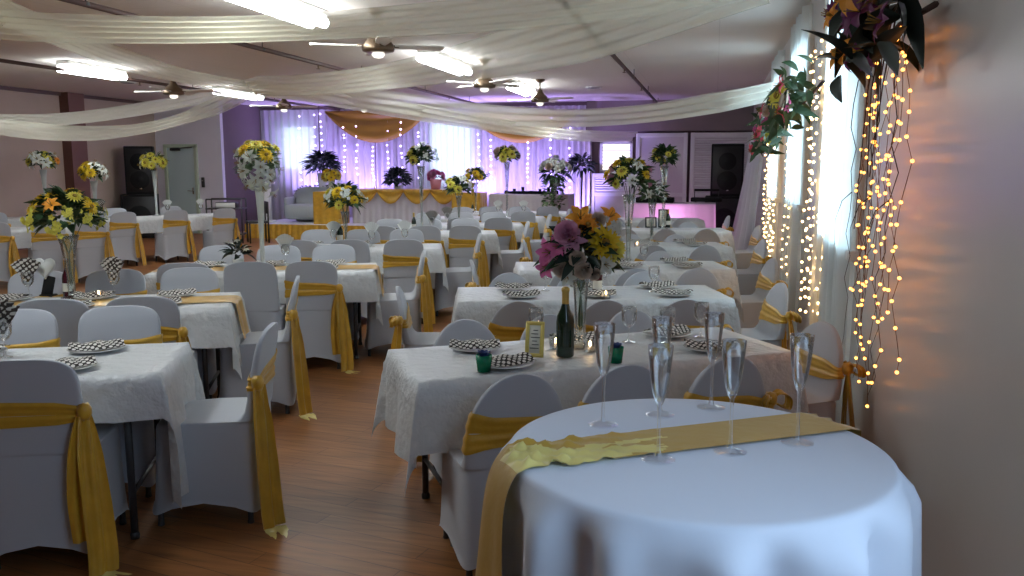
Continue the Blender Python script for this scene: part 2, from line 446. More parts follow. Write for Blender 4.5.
def fan():
    t = thing('ceiling_fan', 'x', 'ceiling fan', (0, 0, HC), 0, 'ceiling fans')
    MB().lathe([(.0, 0), (.085, 0), (.08, -.025), (.03, -.06), (0, -.06)], 18).obj('canopy', M['brass'], t)
    MB().tube([(0, 0, -.05), (0, 0, -.22)], .015, 10).obj('downrod', M['brass'], t)
    MB().lathe([(.016, -.17), (.04, -.18), (.05, -.22), (.075, -.25), (.12, -.29), (.15, -.33), (.158, -.37), (.15, -.39), (.10, -.40), (.0, -.40)], 24).obj('motor_housing', M['brass'], t)
    MB().lathe([(.02, -.395), (.055, -.40), (.065, -.42), (.045, -.445), (0, -.455)], 18).obj('light_globe', M['globe'], t)
    b = MB()
    for i in range(9): pass
    prof = [(.16, .045), (.24, .055), (.40, .066), (.56, .07), (.62, .055), (.64, .02)]
    vs = []; fs = []
    for r, w in prof: vs += [(r, -w, .012), (r, w, -.012), (r, w, -.020), (r, -w, .004)]
    for i in range(len(prof)-1):
        for j in range(4): fs.append((i*4+j, i*4+(j+1) % 4, i*4+4+(j+1) % 4, i*4+4+j))
    fs += [(3, 2, 1, 0), tuple(len(vs)-4+j for j in range(4))]
    b.add(vs, fs); me = b.mesh('blade', M['blade'], False)
    arm = MB().tube([(.12, 0, -.005), (.20, 0, .0)], .014, 6).mesh('blade_arm', M['brass'])
    for k in range(4):
        o = put('blade', me, t, (0, 0, -.335), (0, 0, k*PI/2+.5)); put('blade_arm', arm, o)
    return freeze(t)
fan0 = fan()
FANS = [((-3.19, 7.9), 'brass ceiling fan with globe, above the middle of the front tables'),
        ((-3.2, 11.85), 'brass ceiling fan with lit globe beside the second bright ceiling light'),
        ((-3.0, 14.8), 'ceiling fan hanging in front of the gold and violet backdrop edge'),
        ((-8.2, 11.9), 'brass ceiling fan in front of the pale storeroom wall'),
        ((-8.2, 15.4), 'ceiling fan in front of the bright stage window'),
        ((-6.7, 15.8), 'ceiling fan in front of the gold swag on the stage')]
for i, ((x, y), lb) in enumerate(FANS):
    if i == 0: fan0.location = (x, y, HC); fan0['label'] = lb
    else: dup(fan0, (x, y, HC), .4*i, lb)
for (x, y), lb in (((-3.5, 13.2), 'flat round speaker in ceiling beside the far fluorescent light'), ((-10.3, 13.6), 'flat round speaker in ceiling above the beige wall flowers'),
                   ((-2.4, 11.6), 'flat round speaker in ceiling beside the sprinkler pipe'), ((-2.3, 16.5), 'flat round speaker in ceiling close to the stage')):
    t = thing('ceiling_speaker', lb, 'ceiling speaker', (x, y, HC), 0, 'round ceiling speakers')
    MB().lathe([(.0, -.012), (.12, -.012), (.15, -.02), (.155, 0)], 24).obj('rim', M['fixture'], t)
    MB().lathe([(.0, -.018), (.11, -.018), (.115, -.01)], 24).obj('grille', M['metal'], t)

def drape(label, pts, w0, w1, tilt, mat='sheer', fold=.035, seed=0, nf=5):
    """sheer band along a smooth path; w = width at the two ends, hung with lengthwise folds"""
    P = [Vector(p) for p in pts]
    def path(t):
        n = len(P)-1; x = t*n; i = min(int(x), n-1); u = x-i
        p0 = P[max(i-1, 0)]; p1 = P[i]; p2 = P[i+1]; p3 = P[min(i+2, n)]
        return .5*((2*p1)+(p2-p0)*u+(2*p0-5*p1+4*p2-p3)*u*u+(-p0+3*p1-3*p2+p3)*u**3)
    def fn(a, b):
        p = path(a); d = (path(min(a+.01, 1))-path(max(a-.01, 0))).normalized()
        side = d.cross(Vector((0, 0, 1))).normalized(); up = side.cross(d)
        s = b-.5; w = w0+(w1-w0)*a
        w *= 1+.12*sin(a*9+seed)
        ac = side*cos(tilt)+up*sin(tilt); nr = side*-sin(tilt)+up*cos(tilt)
        return p+ac*(s*w)+nr*(fold*sin(b*nf*2*PI+seed+a*1.5)*(.6+.4*sin(a*5+seed)))
    return tag(MB().grid(fn, 60, 44).obj('ceiling_drape', M[mat]), label, 'drape', 'sheer ceiling drapes')
G = at(250, 88, 2.98)
def path_px(lst): return [at(x, y, h) for x, y, h in lst]
drape('wide cream sheer drape crossing the ceiling at the photo top, closest to the camera', path_px([(-160, 5, 2.92), (0, 26, 2.78), (130, 31, 2.70), (256, 30, 2.68), (400, 22, 2.68), (540, 9, 2.72), (700, -14, 2.80), (860, -60, 2.95)]), .25, .27, .9, seed=1)
drape('cream sheer drape sweeping from the ceiling gather toward the near window wall', [G+Vector((0, 0, .02))]+path_px([(300, 86, 2.80), (380, 78, 2.72), (470, 62, 2.70), (560, 40, 2.72), (650, 12, 2.80), (760, -25, 2.95)]), .36, .50, .9, seed=2)
drape('cream sheer drape from the ceiling gather toward the beige wall side front', [G]+path_px([(200, 79, 2.84), (150, 66, 2.80), (100, 50, 2.80), (50, 30, 2.86), (-40, -8, 3.0)]), .34, .52, .8, seed=3)
drape('long sheer drape sagging from the ceiling gather to the far window wall', [G]+path_px([(300, 93, 2.80), (380, 100, 2.62), (470, 112, 2.50), (560, 117, 2.40), (640, 113, 2.38)])+[at(720, 101, 2.46), at(778, 89, 2.64)], .36, .34, .9, 'sheer_dense', seed=4, nf=3)
drape('narrow bright sheer falling from the ceiling gather to the white screen', [G]+path_px([(300, 92, 2.78), (360, 101, 2.62), (430, 114, 2.44), (510, 127, 2.26), (580, 135.5, 2.2), (634, 137, 2.26)]), .34, .26, .9, 'sheer_dense', seed=5, nf=3)
drape('upper sheer drape sagging from the ceiling gather along the beige wall', [G]+path_px([(215, 95, 2.84), (160, 106, 2.66), (90, 117, 2.44), (20, 122, 2.32), (-60, 120, 2.28), (-160, 108, 2.36)]), .26, .34, .9, 'sheer_dense', seed=6, nf=3)
drape('lower sheer drape sagging from the ceiling gather in front of the storeroom wall', [G]+path_px([(225, 103, 2.66), (190, 117, 2.40), (150, 128, 2.24), (110, 133, 2.16), (60, 133, 2.13), (0, 127, 2.18), (-80, 112, 2.34)]), .26, .32, .9, 'sheer', seed=7, nf=3)

# ------------------------------------------------------------------ chair
def sgp(v, e): return math.copysign(abs(v)**e, v)
def lerp(a, b, t): return a+(b-a)*t
def interp(tab, z):
    if z <= tab[0][0]: return tab[0][1]
    for (a, b), (c, d) in zip(tab, tab[1:]):
        if z <= c: return lerp(b, d, (z-a)/(c-a))
    return tab[-1][1]
TOP = .845
REAR = [(0, -.262), (.30, -.252), (.45, -.252), (.62, -.266), (TOP, -.306)]
def back_dims(z, nexp):
    """half width, rear y, front y of the back at height z"""
    z0 = TOP-(.30 if nexp < 3 else .13); hw = interp([(.45, .2105), (.60, .206), (TOP, .20)], z)
    if z > z0: hw *= max(0, 1-((z-z0)/(TOP-z0))**nexp)**(1/nexp)
    th = interp([(.45, .075), (.52, .05), (.78, .036), (TOP, .022)], z)
    yr = interp(REAR, z)
    return hw, yr, yr+th
def ring_pts(hw, y0, y1, z, n=44, e=.34, zf=None):
    pts = []
    for j in range(n):
        a = 2*PI*j/n; x = hw*sgp(cos(a), e); y = (y0+y1)/2+(y1-y0)/2*sgp(sin(a), e)
        pts.append((x, y, zf(a) if zf else z))
    return pts
def make_cover(nexp):
    R = []
    def hem(a):                      # hem pulled up between the four feet
        return .055+.055*(1-abs(sin(2*a))**.7)
    def skirt(t):                    # t 0 floor .. 1 seat
        return lerp(.226, .212, t**.6), interp(REAR, .44*t), lerp(.240, .205, t**.6)
    for t in (0, .06, .2, .4, .6, .8, .92):
        hw, y0, y1 = skirt(t); z = .44*t
        def zf(a, z=z, t=t): return z+(1-t)**4*hem(a)
        pl = (1-t)*.0
        R.append(ring_pts(hw, y0, y1, z, zf=zf, e=.30))
    R.append(ring_pts(.2125, -.252, .206, .425, e=.30)); R.append(ring_pts(.2115, -.252, .202, .443, e=.30))
    R.append(ring_pts(.2112, -.252, .190, .456, e=.32)); R.append(ring_pts(.2108, -.252, .05, .463, e=.34))
    R.append(ring_pts(.2106, -.252, -.12, .464, e=.34))
    for z in (.466, .475, .50, .55, .60, .65, .69, .72, .745, .765, .785, .80, .812, .823, .832, .839, .843, .8448):
        hw, y0, y1 = back_dims(z, nexp)
        if z < .48: y1 += (.48-z)*2
        R.append(ring_pts(hw, y0, y1, z))
    return MB().loft(R, False, True)
def band_ring(nexp, z0, z1, out, knot_side):
    """sash band: wide on one side, gathered toward the knot"""
    def fn(i, j):
        a = 2*PI*i
        x = cos(a); g = (x*knot_side+1)/2          # 0 wide side .. 1 knot side
        g = g*g*(3-2*g)
        zc = lerp((z0+z1)/2, (z0+z1)/2-.005, g); hh = lerp((z1-z0)/2, .030, g)
        z = zc+hh*(2*j-1)
        hw, y0, y1 = back_dims(z, nexp)
        pl = out+.0022*sin(j*PI*7+g*3)+.0025*sin(j*PI*3)
        px = (hw+pl)*sgp(x, .34); py = (y0+y1)/2+((y1-y0)/2+pl)*sgp(sin(a), .34)
        return (px, py, z)
    return MB().grid(fn, 48, 16, close_u=True)
def strip(pts, widths, side, nu=16, nv=8, ripple=.008, ph=0, thick=.0):
    P = [Vector(p) for p in pts]; side = Vector(side).normalized()
    def fn(a, b):
        n = len(P)-1; x = a*n; i = min(int(x), n-1); u = x-i
        p0 = P[max(i-1, 0)]; p1 = P[i]; p2 = P[i+1]; p3 = P[min(i+2, n)]
        p = .5*((2*p1)+(p2-p0)*u+(2*p0-5*p1+4*p2-p3)*u*u+(-p0+3*p1-3*p2+p3)*u**3)
        w = lerp(widths[i], widths[i+1], u)
        d = (p2-p1).normalized(); nr = d.cross(side)
        return p+side*((b-.5)*w)+nr*(ripple*sin(b*PI*4+ph+a*3))
    return MB().grid(fn, nu, nv)
CH_MESH = {}
def chair_meshes():
    for nexp, nme in ((3.6, 'square'), (2.15, 'round')):
        CH_MESH['cover_'+nme] = make_cover(nexp).mesh('seat_cover', M['cover'])
        for ks in (1, -1):
            CH_MESH['band_%s_%d' % (nme, ks)] = band_ring(nexp, .565 if nme == 'square' else .53, .70, .005, ks).mesh('sash', M['gold'])
    k = MB().lathe([(.0, -.034), (.02, -.03), (.034, -.012), (.036, .01), (.026, .028), (0, .034)], 12)
    k.v = [(x*.8, y*.8, z*(1+.15*sin(7*math.atan2(y, x)))) for x, y, z in k.v]
    CH_MESH['knot'] = k.mesh('knot', M['gold'])
    for ks in (1, -1):
        a = strip([(0, 0, 0), (ks*.045, -.02, .045), (ks*.10, -.035, .02), (ks*.085, -.05, -.045), (ks*.02, -.03, -.02)], [.03, .065, .085, .07, .03], (0, 1, .25), ph=1)
        b = strip([(0, 0, 0), (-ks*.05, -.05, .04), (-ks*.10, -.07, .0), (-ks*.07, -.06, -.055), (-ks*.01, -.03, -.02)], [.03, .06, .08, .065, .03], (.1, 1, .25), ph=2)
        CH_MESH['loop_%d' % ks] = a.mesh('bow_loop', M['gold']); CH_MESH['loop2_%d' % ks] = b.mesh('bow_loop', M['gold'])
        t = strip([(0, 0, -.01), (ks*.012, -.015, -.16), (ks*.030, -.03, -.36), (ks*.045, -.045, -.54), (ks*.05, -.06, -.622)], [.05, .10, .115, .12, .12], (1, .9*ks, 0), 18, 10, .011, 0)
        CH_MESH['tail_%d' % ks] = t.mesh('tail', M['gold'])
        t = strip([(-.01*ks, -.012, -.01), (-.03*ks, -.02, -.15), (-.035*ks, -.03, -.33), (-.02*ks, -.035, -.50)], [.04, .07, .08, .085], (1, .5*ks, 0), 16, 8, .01, 2)
        CH_MESH['tail2_%d' % ks] = t.mesh('tail', M['gold'])
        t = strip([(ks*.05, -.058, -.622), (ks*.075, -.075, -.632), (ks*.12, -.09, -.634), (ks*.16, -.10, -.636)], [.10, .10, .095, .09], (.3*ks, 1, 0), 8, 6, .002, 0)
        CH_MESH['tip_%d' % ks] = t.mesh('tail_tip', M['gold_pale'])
    f = MB(); f.lathe([(.014, .0), (.016, .004), (.013, .02), (.013, .13)], 10, cap0=True)
    CH_MESH['foot'] = f.mesh('foot', M['metal'])
chair_meshes()
def make_chair(style, sash, ks, feet=True, tip=True):
    t = thing('banquet_chair', 'x', 'chair')
    put('seat_cover', CH_MESH['cover_'+style], t)
    if feet:
        for sx in (-1, 1):
            for y in (-.222, .205): put('foot', CH_MESH['foot'], t, (sx*.185, y*.94, 0))
    if sash:
        b = put('sash', CH_MESH['band_%s_%d' % (style, ks)], t)
        kx = ks*.215; ky = -.272; kz = .634
        put('knot', CH_MESH['knot'], b, (kx, ky, kz))
        if style == 'round':
            put('bow_loop', CH_MESH['loop_%d' % ks], b, (kx, ky, kz), scale=.7); put('bow_loop', CH_MESH['loop2_%d' % ks], b, (kx, ky, kz), scale=.7)
        put('tail', CH_MESH['tail_%d' % ks], b, (kx, ky, kz)); put('tail', CH_MESH['tail2_%d' % ks], b, (kx, ky, kz))
        if tip: put('tail_tip', CH_MESH['tip_%d' % ks], b, (kx, ky, kz))
    t.scale = (1, 1, 1.05 if style == 'square' else .955)
    freeze(t)
    return t
PROTO = {}
def chair(style, sash, ks, pos, rz, label, group, tip=False):
    key = (style, sash, ks, tip)
    sc = (1, 1, 1.05 if style == 'square' else .955)
    if key not in PROTO:
        PROTO[key] = make_chair(style, sash, ks, True, tip); o = PROTO[key]
        o.location = (pos[0], pos[1], 0); o.rotation_euler = (0, 0, rz); o['label'] = label; o['group'] = group
        return o
    o = dup(PROTO[key], (pos[0], pos[1], 0), rz, label, group); o.scale = sc; return o

# ------------------------------------------------------------------ tables
def cloth_mesh(L, W, ox, oy, seed, z=.0):
    r = random.Random(seed)
    def axis(h, o, n):
        a = [-h-o*(1-i/7) for i in range(7)]+[-h]+[-h+2*h*i/n for i in range(1, n)]+[h]+[h+o*(i+1)/7 for i in range(7)]
        return a
    U = axis(L/2, ox, 30); V = axis(W/2, oy, 12)
    ph = [r.uniform(0, 6) for _ in range(6)]
    def out(e): return .016*(1-math.exp(-e/.012))
    def pt(u, v):
        ex = max(0, abs(u)-L/2); ey = max(0, abs(v)-W/2); sx = math.copysign(1, u); sy = math.copysign(1, v)
        x = max(-L/2, min(L/2, u)); y = max(-W/2, min(W/2, v)); zz = .0015*vnoise(u*9+ph[0], v*9)
        if ex > 0 and ey > 0:
            rr = math.hypot(ex, ey); a = math.atan2(ey, ex); s2 = sin(2*a)**1.3
            k = .20*rr*s2
            return (sx*(L/2+cos(a)*out(rr)+k*.75), sy*(W/2+sin(a)*out(rr)+k*.6), -rr*.97)
        if ex > 0:
            fl = (1-abs(y)/(W/2))**.5*ex*.12*sin(y*13+ph[1])+ex*.04
            return (sx*(L/2+out(ex)+fl*min(1, (1-abs(y)/(W/2))*4)), y, -ex)
        if ey > 0:
            win = min(1, (1-abs(x)/(L/2))*5)
            fl = ey*.12*sin(x*11+ph[2])+ey*.05
            return (x, sy*(W/2+out(ey)+fl*win), -ey)
        return (x, y, zz)
    vs = [pt(u, v) for u in U for v in V]; n = len(V)
    fs = [(i*n+j, (i+1)*n+j, (i+1)*n+j+1, i*n+j+1) for i in range(len(U)-1) for j in range(n-1)]
    vs = [(x, y, zz+z) for x, y, zz in vs]
    return MB().add(vs, fs)
TW, TL, TH = .68, 1.83, .742
tb = thing('folding_table', 'x', 'table', group='folding tables under white cloths')
MB().box((0, 0, TH-.015), (TL-.01, TW-.01, .03), .008).obj('tabletop', M['panel_w'], tb)
lg = MB(); lg.tube([(0, 0, 0), (0, 0, TH-.03)], .016, 10); lg.lathe([(.02, 0), (.021, .02), (.016, .03)], 10, cap0=True)
lg = lg.mesh('leg', M['metal'])
for sx in (-1, 1):
    for sy in (-1, 1): put('leg', lg, tb, (sx*(TL/2-.16), sy*(TW/2-.06), 0))
    MB().tube([(sx*(TL/2-.16), -TW/2+.06, .2), (sx*(TL/2-.16), TW/2-.06, .2)], .011, 8).obj('leg_brace', M['metal'], tb)
freeze(tb)
TABLES = {}
ZT = TH+.006
class Table:
    def __init__(s, key, c, deg, phrase, L=TL, seed=0, runner=False, overhang=(.40, .25)):
        s.c = Vector((c[0], c[1], 0)); s.a = math.radians(deg); s.ph = phrase; s.L = L; s.key = key; TABLES[key] = s
        lb = 'folding table under a white cloth, '+phrase
        if len(TABLES) == 1: tb.location = s.c; tb.rotation_euler = (0, 0, s.a); tb['label'] = lb; s.o = tb
        else: s.o = dup(tb, s.c, s.a, lb)
        if L != TL: s.o.scale = (L/TL, 1, 1)
        c_ = cloth_mesh(L, TW, overhang[0], overhang[1], seed or len(TABLES), ZT).obj('tablecloth', M['cloth'], None, s.c, (0, 0, s.a))
        tag(c_, 'white crinkled tablecloth draped over the '+phrase, 'tablecloth', 'white rectangular tablecloths')
        if runner:
            W = .30; e = .24
            def fn(i, j):
                u = (i-.5)*(L+2*e+.05); v = (j-.5)*W; ex = abs(u)-(L/2+.022)
                zz = ZT+.005+.0015*vnoise(u*8, v*9)
                if ex > 0: return (math.copysign(L/2+.026+ex*.18+.006*sin(j*9), u), v*(1-.1*ex), ZT-ex)
                return (u, v, zz)
            r = MB().grid(fn, 80, 10).obj('table_runner', M['gold'], None, s.c, (0, 0, s.a))
            tag(r, 'gold satin runner lying along the '+phrase, 'table runner', 'gold satin table runners')
    def w(s, x, y, z=0):
        return s.c+Vector((x*cos(s.a)-y*sin(s.a), x*sin(s.a)+y*cos(s.a), z))
    def near(s, xs, names, style, off=.06, sash=None, ks=1, tips=(), zs=None):
        for i, (x, n) in enumerate(zip(xs, names)):
            p = s.w(x, -TW/2-off); sh = True if sash is None else sash[i]
            g = 'with gold sash' if sh else 'without visible sash'
            c = chair(style, sh, ks, p, s.a+rnd.uniform(-.06, .06), 'white chair %s, %s on near side, %s' % (g, n, s.ph), 'chairs around the tables', i in tips)
            if zs: c.scale = (1, 1, zs)
    def far(s, xs, names, style, off=.06, ks=1):
        for x, n in zip(xs, names):
            p = s.w(x, TW/2+off)
            chair(style, True, ks, p, s.a+PI+rnd.uniform(-.06, .06), 'white chair with gold sash, %s on far side, %s' % (n, s.ph), 'chairs around the tables')
    def end(s, sgn, style, off=.16, ks=-1, y=0, turn=0, tip=False, name=''):
        p = s.w(sgn*(s.L/2+off), y)
        chair(style, True, ks, p, s.a+(PI/2 if sgn > 0 else -PI/2)+turn, 'white chair with gold sash at the %s end, %s' % (name, s.ph), 'chairs around the tables', tip)
N3 = ('aisle seat', 'middle seat', 'window seat'); N3L = ('outer seat', 'middle seat', 'aisle seat')
X3 = (-.52, 0, .52)
WW = '%s table along window wall'
R1 = Table('R1', (-.55, 3.97), 32, WW % 'first', seed=3, overhang=(.36, .30))
R2 = Table('R2', (-.82, 5.82), 17, WW % 'second', seed=5)
R3 = Table('R3', (-.78, 7.50), 16, WW % 'third', seed=6)
R4 = Table('R4', (-.76, 9.55), 15, WW % 'fourth', seed=7)
R5 = Table('R5', (-.72, 11.9), 12, WW % 'fifth', seed=8)
R6 = Table('R6', (-1.1, 14.2), 10, WW % 'sixth', seed=9)
AA = '%s table across the aisle'
L1 = Table('L1', (-3.24, 3.02), 24.5, AA % 'first', seed=11, overhang=(.58, .19))
L2 = Table('L2', (-3.91, 4.62), 24.5, AA % 'second', seed=12, runner=True)
L3 = Table('L3', (-3.72, 6.58), 20, AA % 'third', seed=13, runner=True)
L4 = Table('L4', (-3.77, 8.60), 18, AA % 'fourth', seed=14)
L5 = Table('L5', (-3.68, 10.66), 17, AA % 'fifth', seed=15)
L6 = Table('L6', (-3.70, 12.33), 17, AA % 'sixth', seed=16)
L7 = Table('L7', (-3.70, 14.1), 15, AA % 'seventh', seed=17)
L8 = Table('L8', (-3.6, 15.75), 13, AA % 'eighth', seed=18)
BW = '%s table by beige wall'
F1 = Table('F1', (-9.35, 12.95), 58, BW % 'first', L=2.44, seed=21)
F2 = Table('F2', (-9.6, 9.9), 50, BW % 'second', L=2.44, seed=22)
F3 = Table('F3', (-11.3, 12.2), 50, BW % 'third', L=2.44, seed=23)

R1.near((-.59, -.13, .33), N3, 'round', .05, zs=1.0); R1.far((-.45, .05, .55), N3, 'round'); R1.end(1, 'round', .14, name='window')
for T in (R2, R3, R4, R5):
    T.near(X3, N3, 'round', .05); T.far(X3, N3, 'round'); T.end(1, 'round', .16, name='window'); T.end(-1, 'round', .12, name='aisle', ks=1)
R6.near(X3, N3, 'round'); R6.end(1, 'round', .16, name='window')
L1.near((-.02, .47), ('middle seat', 'aisle seat'), 'square', -.05, tips=(1,)); L1.far((.0, .52), ('middle seat', 'aisle seat'), 'square'); L1.end(1, 'square', .14, name='aisle', tip=True, turn=-.12)
L2.near((.02, .50), ('middle seat', 'aisle seat'), 'square', .08, ks=1, sash=(False, True)); L2.far((-.48, .02, .52), N3L, 'square'); L2.end(1, 'square', .12, name='aisle', tip=True)
L3.near((-.52, -.02, .46), N3L, 'square', .08, sash=(True, False, True), tips=(2,)); L3.far(X3, N3L, 'square'); L3.end(1, 'square', .14, name='aisle')
for T in (L4, L5, L6, L7):
    T.near(X3, N3L, 'square', .08, sash=(True, False, True) if T in (L4, L6) else None); T.far(X3, N3L, 'square'); T.end(1, 'square', .14, name='aisle')
L8.near(X3, N3L, 'square'); L8.end(1, 'square', .14, name='aisle')
F1.near((-.85, 0, .85), ('door-far seat', 'middle seat', 'door-side seat'), 'square', .10)
F1.far((-.5, .5), ('first seat', 'second seat'), 'square')
F2.near((-.85, -.2, .45, .95), ('first seat', 'second seat', 'third seat', 'last seat'), 'square', .10)
F3.near((-.6, .1, .8), ('first seat', 'second seat', 'third seat'), 'square', .10)

# ------------------------------------------------------------------ flowers
def petal(mb, L, W, lift, curl, az, r0=0, z0=0, pointed=1.0, mi=0):
    def fn(i, j):
        t = i; w = W*(sin(PI*min(1, t**.75*.93+.05)))**pointed*.5
        r = r0+L*t*cos(lift); z = z0+L*t*sin(lift)-curl*L*t*t
        s = (j*2-1)*w; z += abs(j*2-1)**2*w*.45
        return (r*cos(az)-s*sin(az), r*sin(az)+s*cos(az), z)
    mb.grid(fn, 5, 2, mi)
BLO = {}
def blossom(kind, mat):
    key = (kind, mat)
    if key in BLO: return BLO[key]
    mb = MB()
    if kind == 'mum':
        for n, L, W, lift, cu in ((14, .050, .018, .10, .25), (12, .042, .016, .55, .2), (8, .030, .014, 1.0, .1)):
            for k in range(n): petal(mb, L, W, lift, cu, 2*PI*k/n+lift*3, .004, .002)
        mb.lathe([(.0, .020), (.010, .018), (.013, .008), (.009, 0)], 8, mi=1)
    elif kind == 'rose':
        for n, L, W, lift, cu, r0 in ((7, .040, .044, .45, .15, .006), (6, .040, .042, .8, .05, .007), (6, .036, .036, 1.1, -.05, .008), (5, .033, .030, 1.3, -.1, .006), (3, .030, .022, 1.5, -.1, .002)):
            for k in range(n): petal(mb, L, W, lift, cu, 2*PI*k/n+lift*2, r0, .0, .42)
    elif kind == 'lily':
        for k in range(6): petal(mb, .068, .030, .75 if k % 2 else .6, .55, 2*PI*k/6, .004, 0, 1.0)
        for k in range(4): mb.tube([(0, 0, 0), (.012*cos(k*1.6), .012*sin(k*1.6), .045)], .0015, 4, 1)
    elif kind == 'spray':
        r = random.Random(3)
        for k in range(11):
            a = r.uniform(0, 6.28); e = r.uniform(.2, 1.4); R = r.uniform(.03, .055); c = Vector((R*cos(a)*cos(e), R*sin(a)*cos(e), R*sin(e)))
            for q in range(5):
                t = MB(); petal(t, .014, .012, .4, .2, q*1.256, .001, 0, .7); mb.add([Vector(p)+c for p in t.v], t.f)
            mb.tube([(0, 0, -.01), c], .001, 4, 1)
    mats = [M[mat], M['f_core'] if kind in ('mum', 'lily') else M['stem']]
    BLO[key] = mb.mesh(kind+'_blossom', mats); return BLO[key]
def leaves_mesh(mat, R, n, L, W, seed, up=.2, drop=0):
    r = random.Random(seed); mb = MB()
    for k in range(n):
        a = r.uniform(0, 2*PI); e = r.uniform(-.5+up, 1.3); t = MB(); l = L*r.uniform(.7, 1.25)
        petal(t, l, W*r.uniform(.7, 1.2), r.uniform(-.3, .6), r.uniform(.1, .5)+drop, 0, 0, 0, .9)
        m = Matrix.Rotation(a, 4, 'Z') @ Matrix.Translation((R*r.uniform(.3, .75)*cos(e), 0, R*r.uniform(.3, .75)*sin(e))) @ Matrix.Rotation(-e*.7, 4, 'Y') @ Matrix.Rotation(r.uniform(-.8, .8), 4, 'X')
        mb.add([m @ Vector(p) for p in t.v], t.f)
    return mb
def dome_blossoms(root, zc, R, Rz, specs, seed, n, smin=.9, smax=1.3, lo=-.35, split=None):
    """n blossoms spread over a dome; specs = [(kind, material, weight)]"""
    r = random.Random(seed); bag = [s for s in specs for _ in range(s[2])]
    for k in range(n):
        u = lo+(1-lo)*(k+.5)/n; a = k*2.39996+seed; c = math.sqrt(max(.35 if u < 0 else 0, 1-u*u))
        u2 = u+r.uniform(-.08, .08)
        p = Vector((R*c*cos(a), R*c*sin(a), Rz*u2))*r.uniform(.82, 1.08)
        d = Vector((c*cos(a), c*sin(a), u2*.8+.25)).normalized()
        kind, mat, _ = bag[(k*7+seed*3) % len(bag)]
        if split: kind, mat = split[0 if u > split[2] else 1][(k*3+seed) % len(split[0 if u > split[2] else 1])]
        q = d.to_track_quat('Z', 'Y').to_euler()
        put(kind+'_blossom', blossom(kind, mat), root, (p.x, p.y, zc+p.z), q, r.uniform(smin, smax))
def vase_mesh(h, r0, r1, foot):
    return MB().lathe([(0, .0), (foot, .0), (foot, .008), (foot*.35, .018), (r0, .05), (r0*1.02, h*.35), (lerp(r0, r1, .25), h*.62), (lerp(r0, r1, .6), h*.86), (r1, h), (r1*.93, h), (lerp(r0, r1, .55), h*.86), (r0*.85, h*.35), (r0*.6, .06), (0, .06)], 22)
def stems(n, h0, h1, r0, r1, seed):
    r = random.Random(seed); mb = MB()
    for k in range(n):
        a = r.uniform(0, 6.28); q = r.uniform(.3, 1)
        mb.tube([(-r0*q*cos(a), -r0*q*sin(a), h0), (0, 0, lerp(h0, h1, .5)), (r1*q*cos(a), r1*q*sin(a), h1)], .0028, 5)
    return mb
PAL = {
 'yellow': [('mum', 'f_yellow', 4), ('lily', 'f_lemon', 2), ('spray', 'f_white', 3), ('lily', 'f_white', 3), ('mum', 'f_orange', 1)],
 'mix': [('mum', 'f_yellow', 2), ('lily', 'f_orange', 2), ('lily', 'f_white', 3), ('rose', 'f_cream', 2), ('spray', 'f_white', 2)],
 'white': [('rose', 'f_cream', 2), ('lily', 'f_white', 4), ('mum', 'f_lemon', 1)],
 'lemon': [('mum', 'f_lemon', 2), ('mum', 'f_yellow', 2), ('spray', 'f_white', 1)],
 'pink': [('rose', 'f_blush', 3), ('lily', 'f_pink', 2), ('mum', 'f_yellow', 2), ('lily', 'f_orange', 1), ('rose', 'f_cream', 3)],
 'pale': [('lily', 'f_white', 2), ('rose', 'f_blush', 2), ('mum', 'f_lemon', 2), ('mum', 'f_yellow', 2)],
}
def centerpiece(pos, z, vh, R, Rz, pal, label, seed, n=20, vase=('vase', .016, .06, .06), green='green', rz=0, nl=60, s=(1.0, 1.5), stem=True, L=.10, lo=-.35, split=None):
    t = thing('flower_centerpiece', label, 'flower arrangement', (pos[0], pos[1], z), rz, 'flower centrepieces')
    vase_mesh(vh, vase[1], vase[2], vase[3]).obj('vase', M[vase[0]], t)
    if stem: stems(7, .07 if vh < .5 else vh*.55, vh+.10, vase[1]*.6, R*.6, seed).obj('stems', M['stem'], t)
    leaves_mesh(green, R*1.08, int(nl*1.7), L*1.05, .045, seed, .15).obj('foliage', M[green], t, (0, 0, vh+Rz*.72))
    dome_blossoms(t, vh+Rz*.85, R, Rz, PAL[pal] if isinstance(pal, str) else pal, seed, int(n*.8), s[0]*.92, s[1]*.92, lo, split)
    return t
def snap(p, m=.06):
    best = None
    for T in TABLES.values():
        d = p-T.c; x = d.x*cos(T.a)+d.y*sin(T.a); y = -d.x*sin(T.a)+d.y*cos(T.a)
        cx = max(-T.L/2+m, min(T.L/2-m, x)); cy = max(-TW/2+m, min(TW/2-m, y)); e = math.hypot(x-cx, y-cy)
        if best is None or e < best[0]: best = (e, T, cx, cy)
    q = best[1].w(best[2], best[3]); q.z = p.z; return q
def onT(T, x, y=0): p = T.w(x, y); return (p.x, p.y)
ZC = ZT+.006
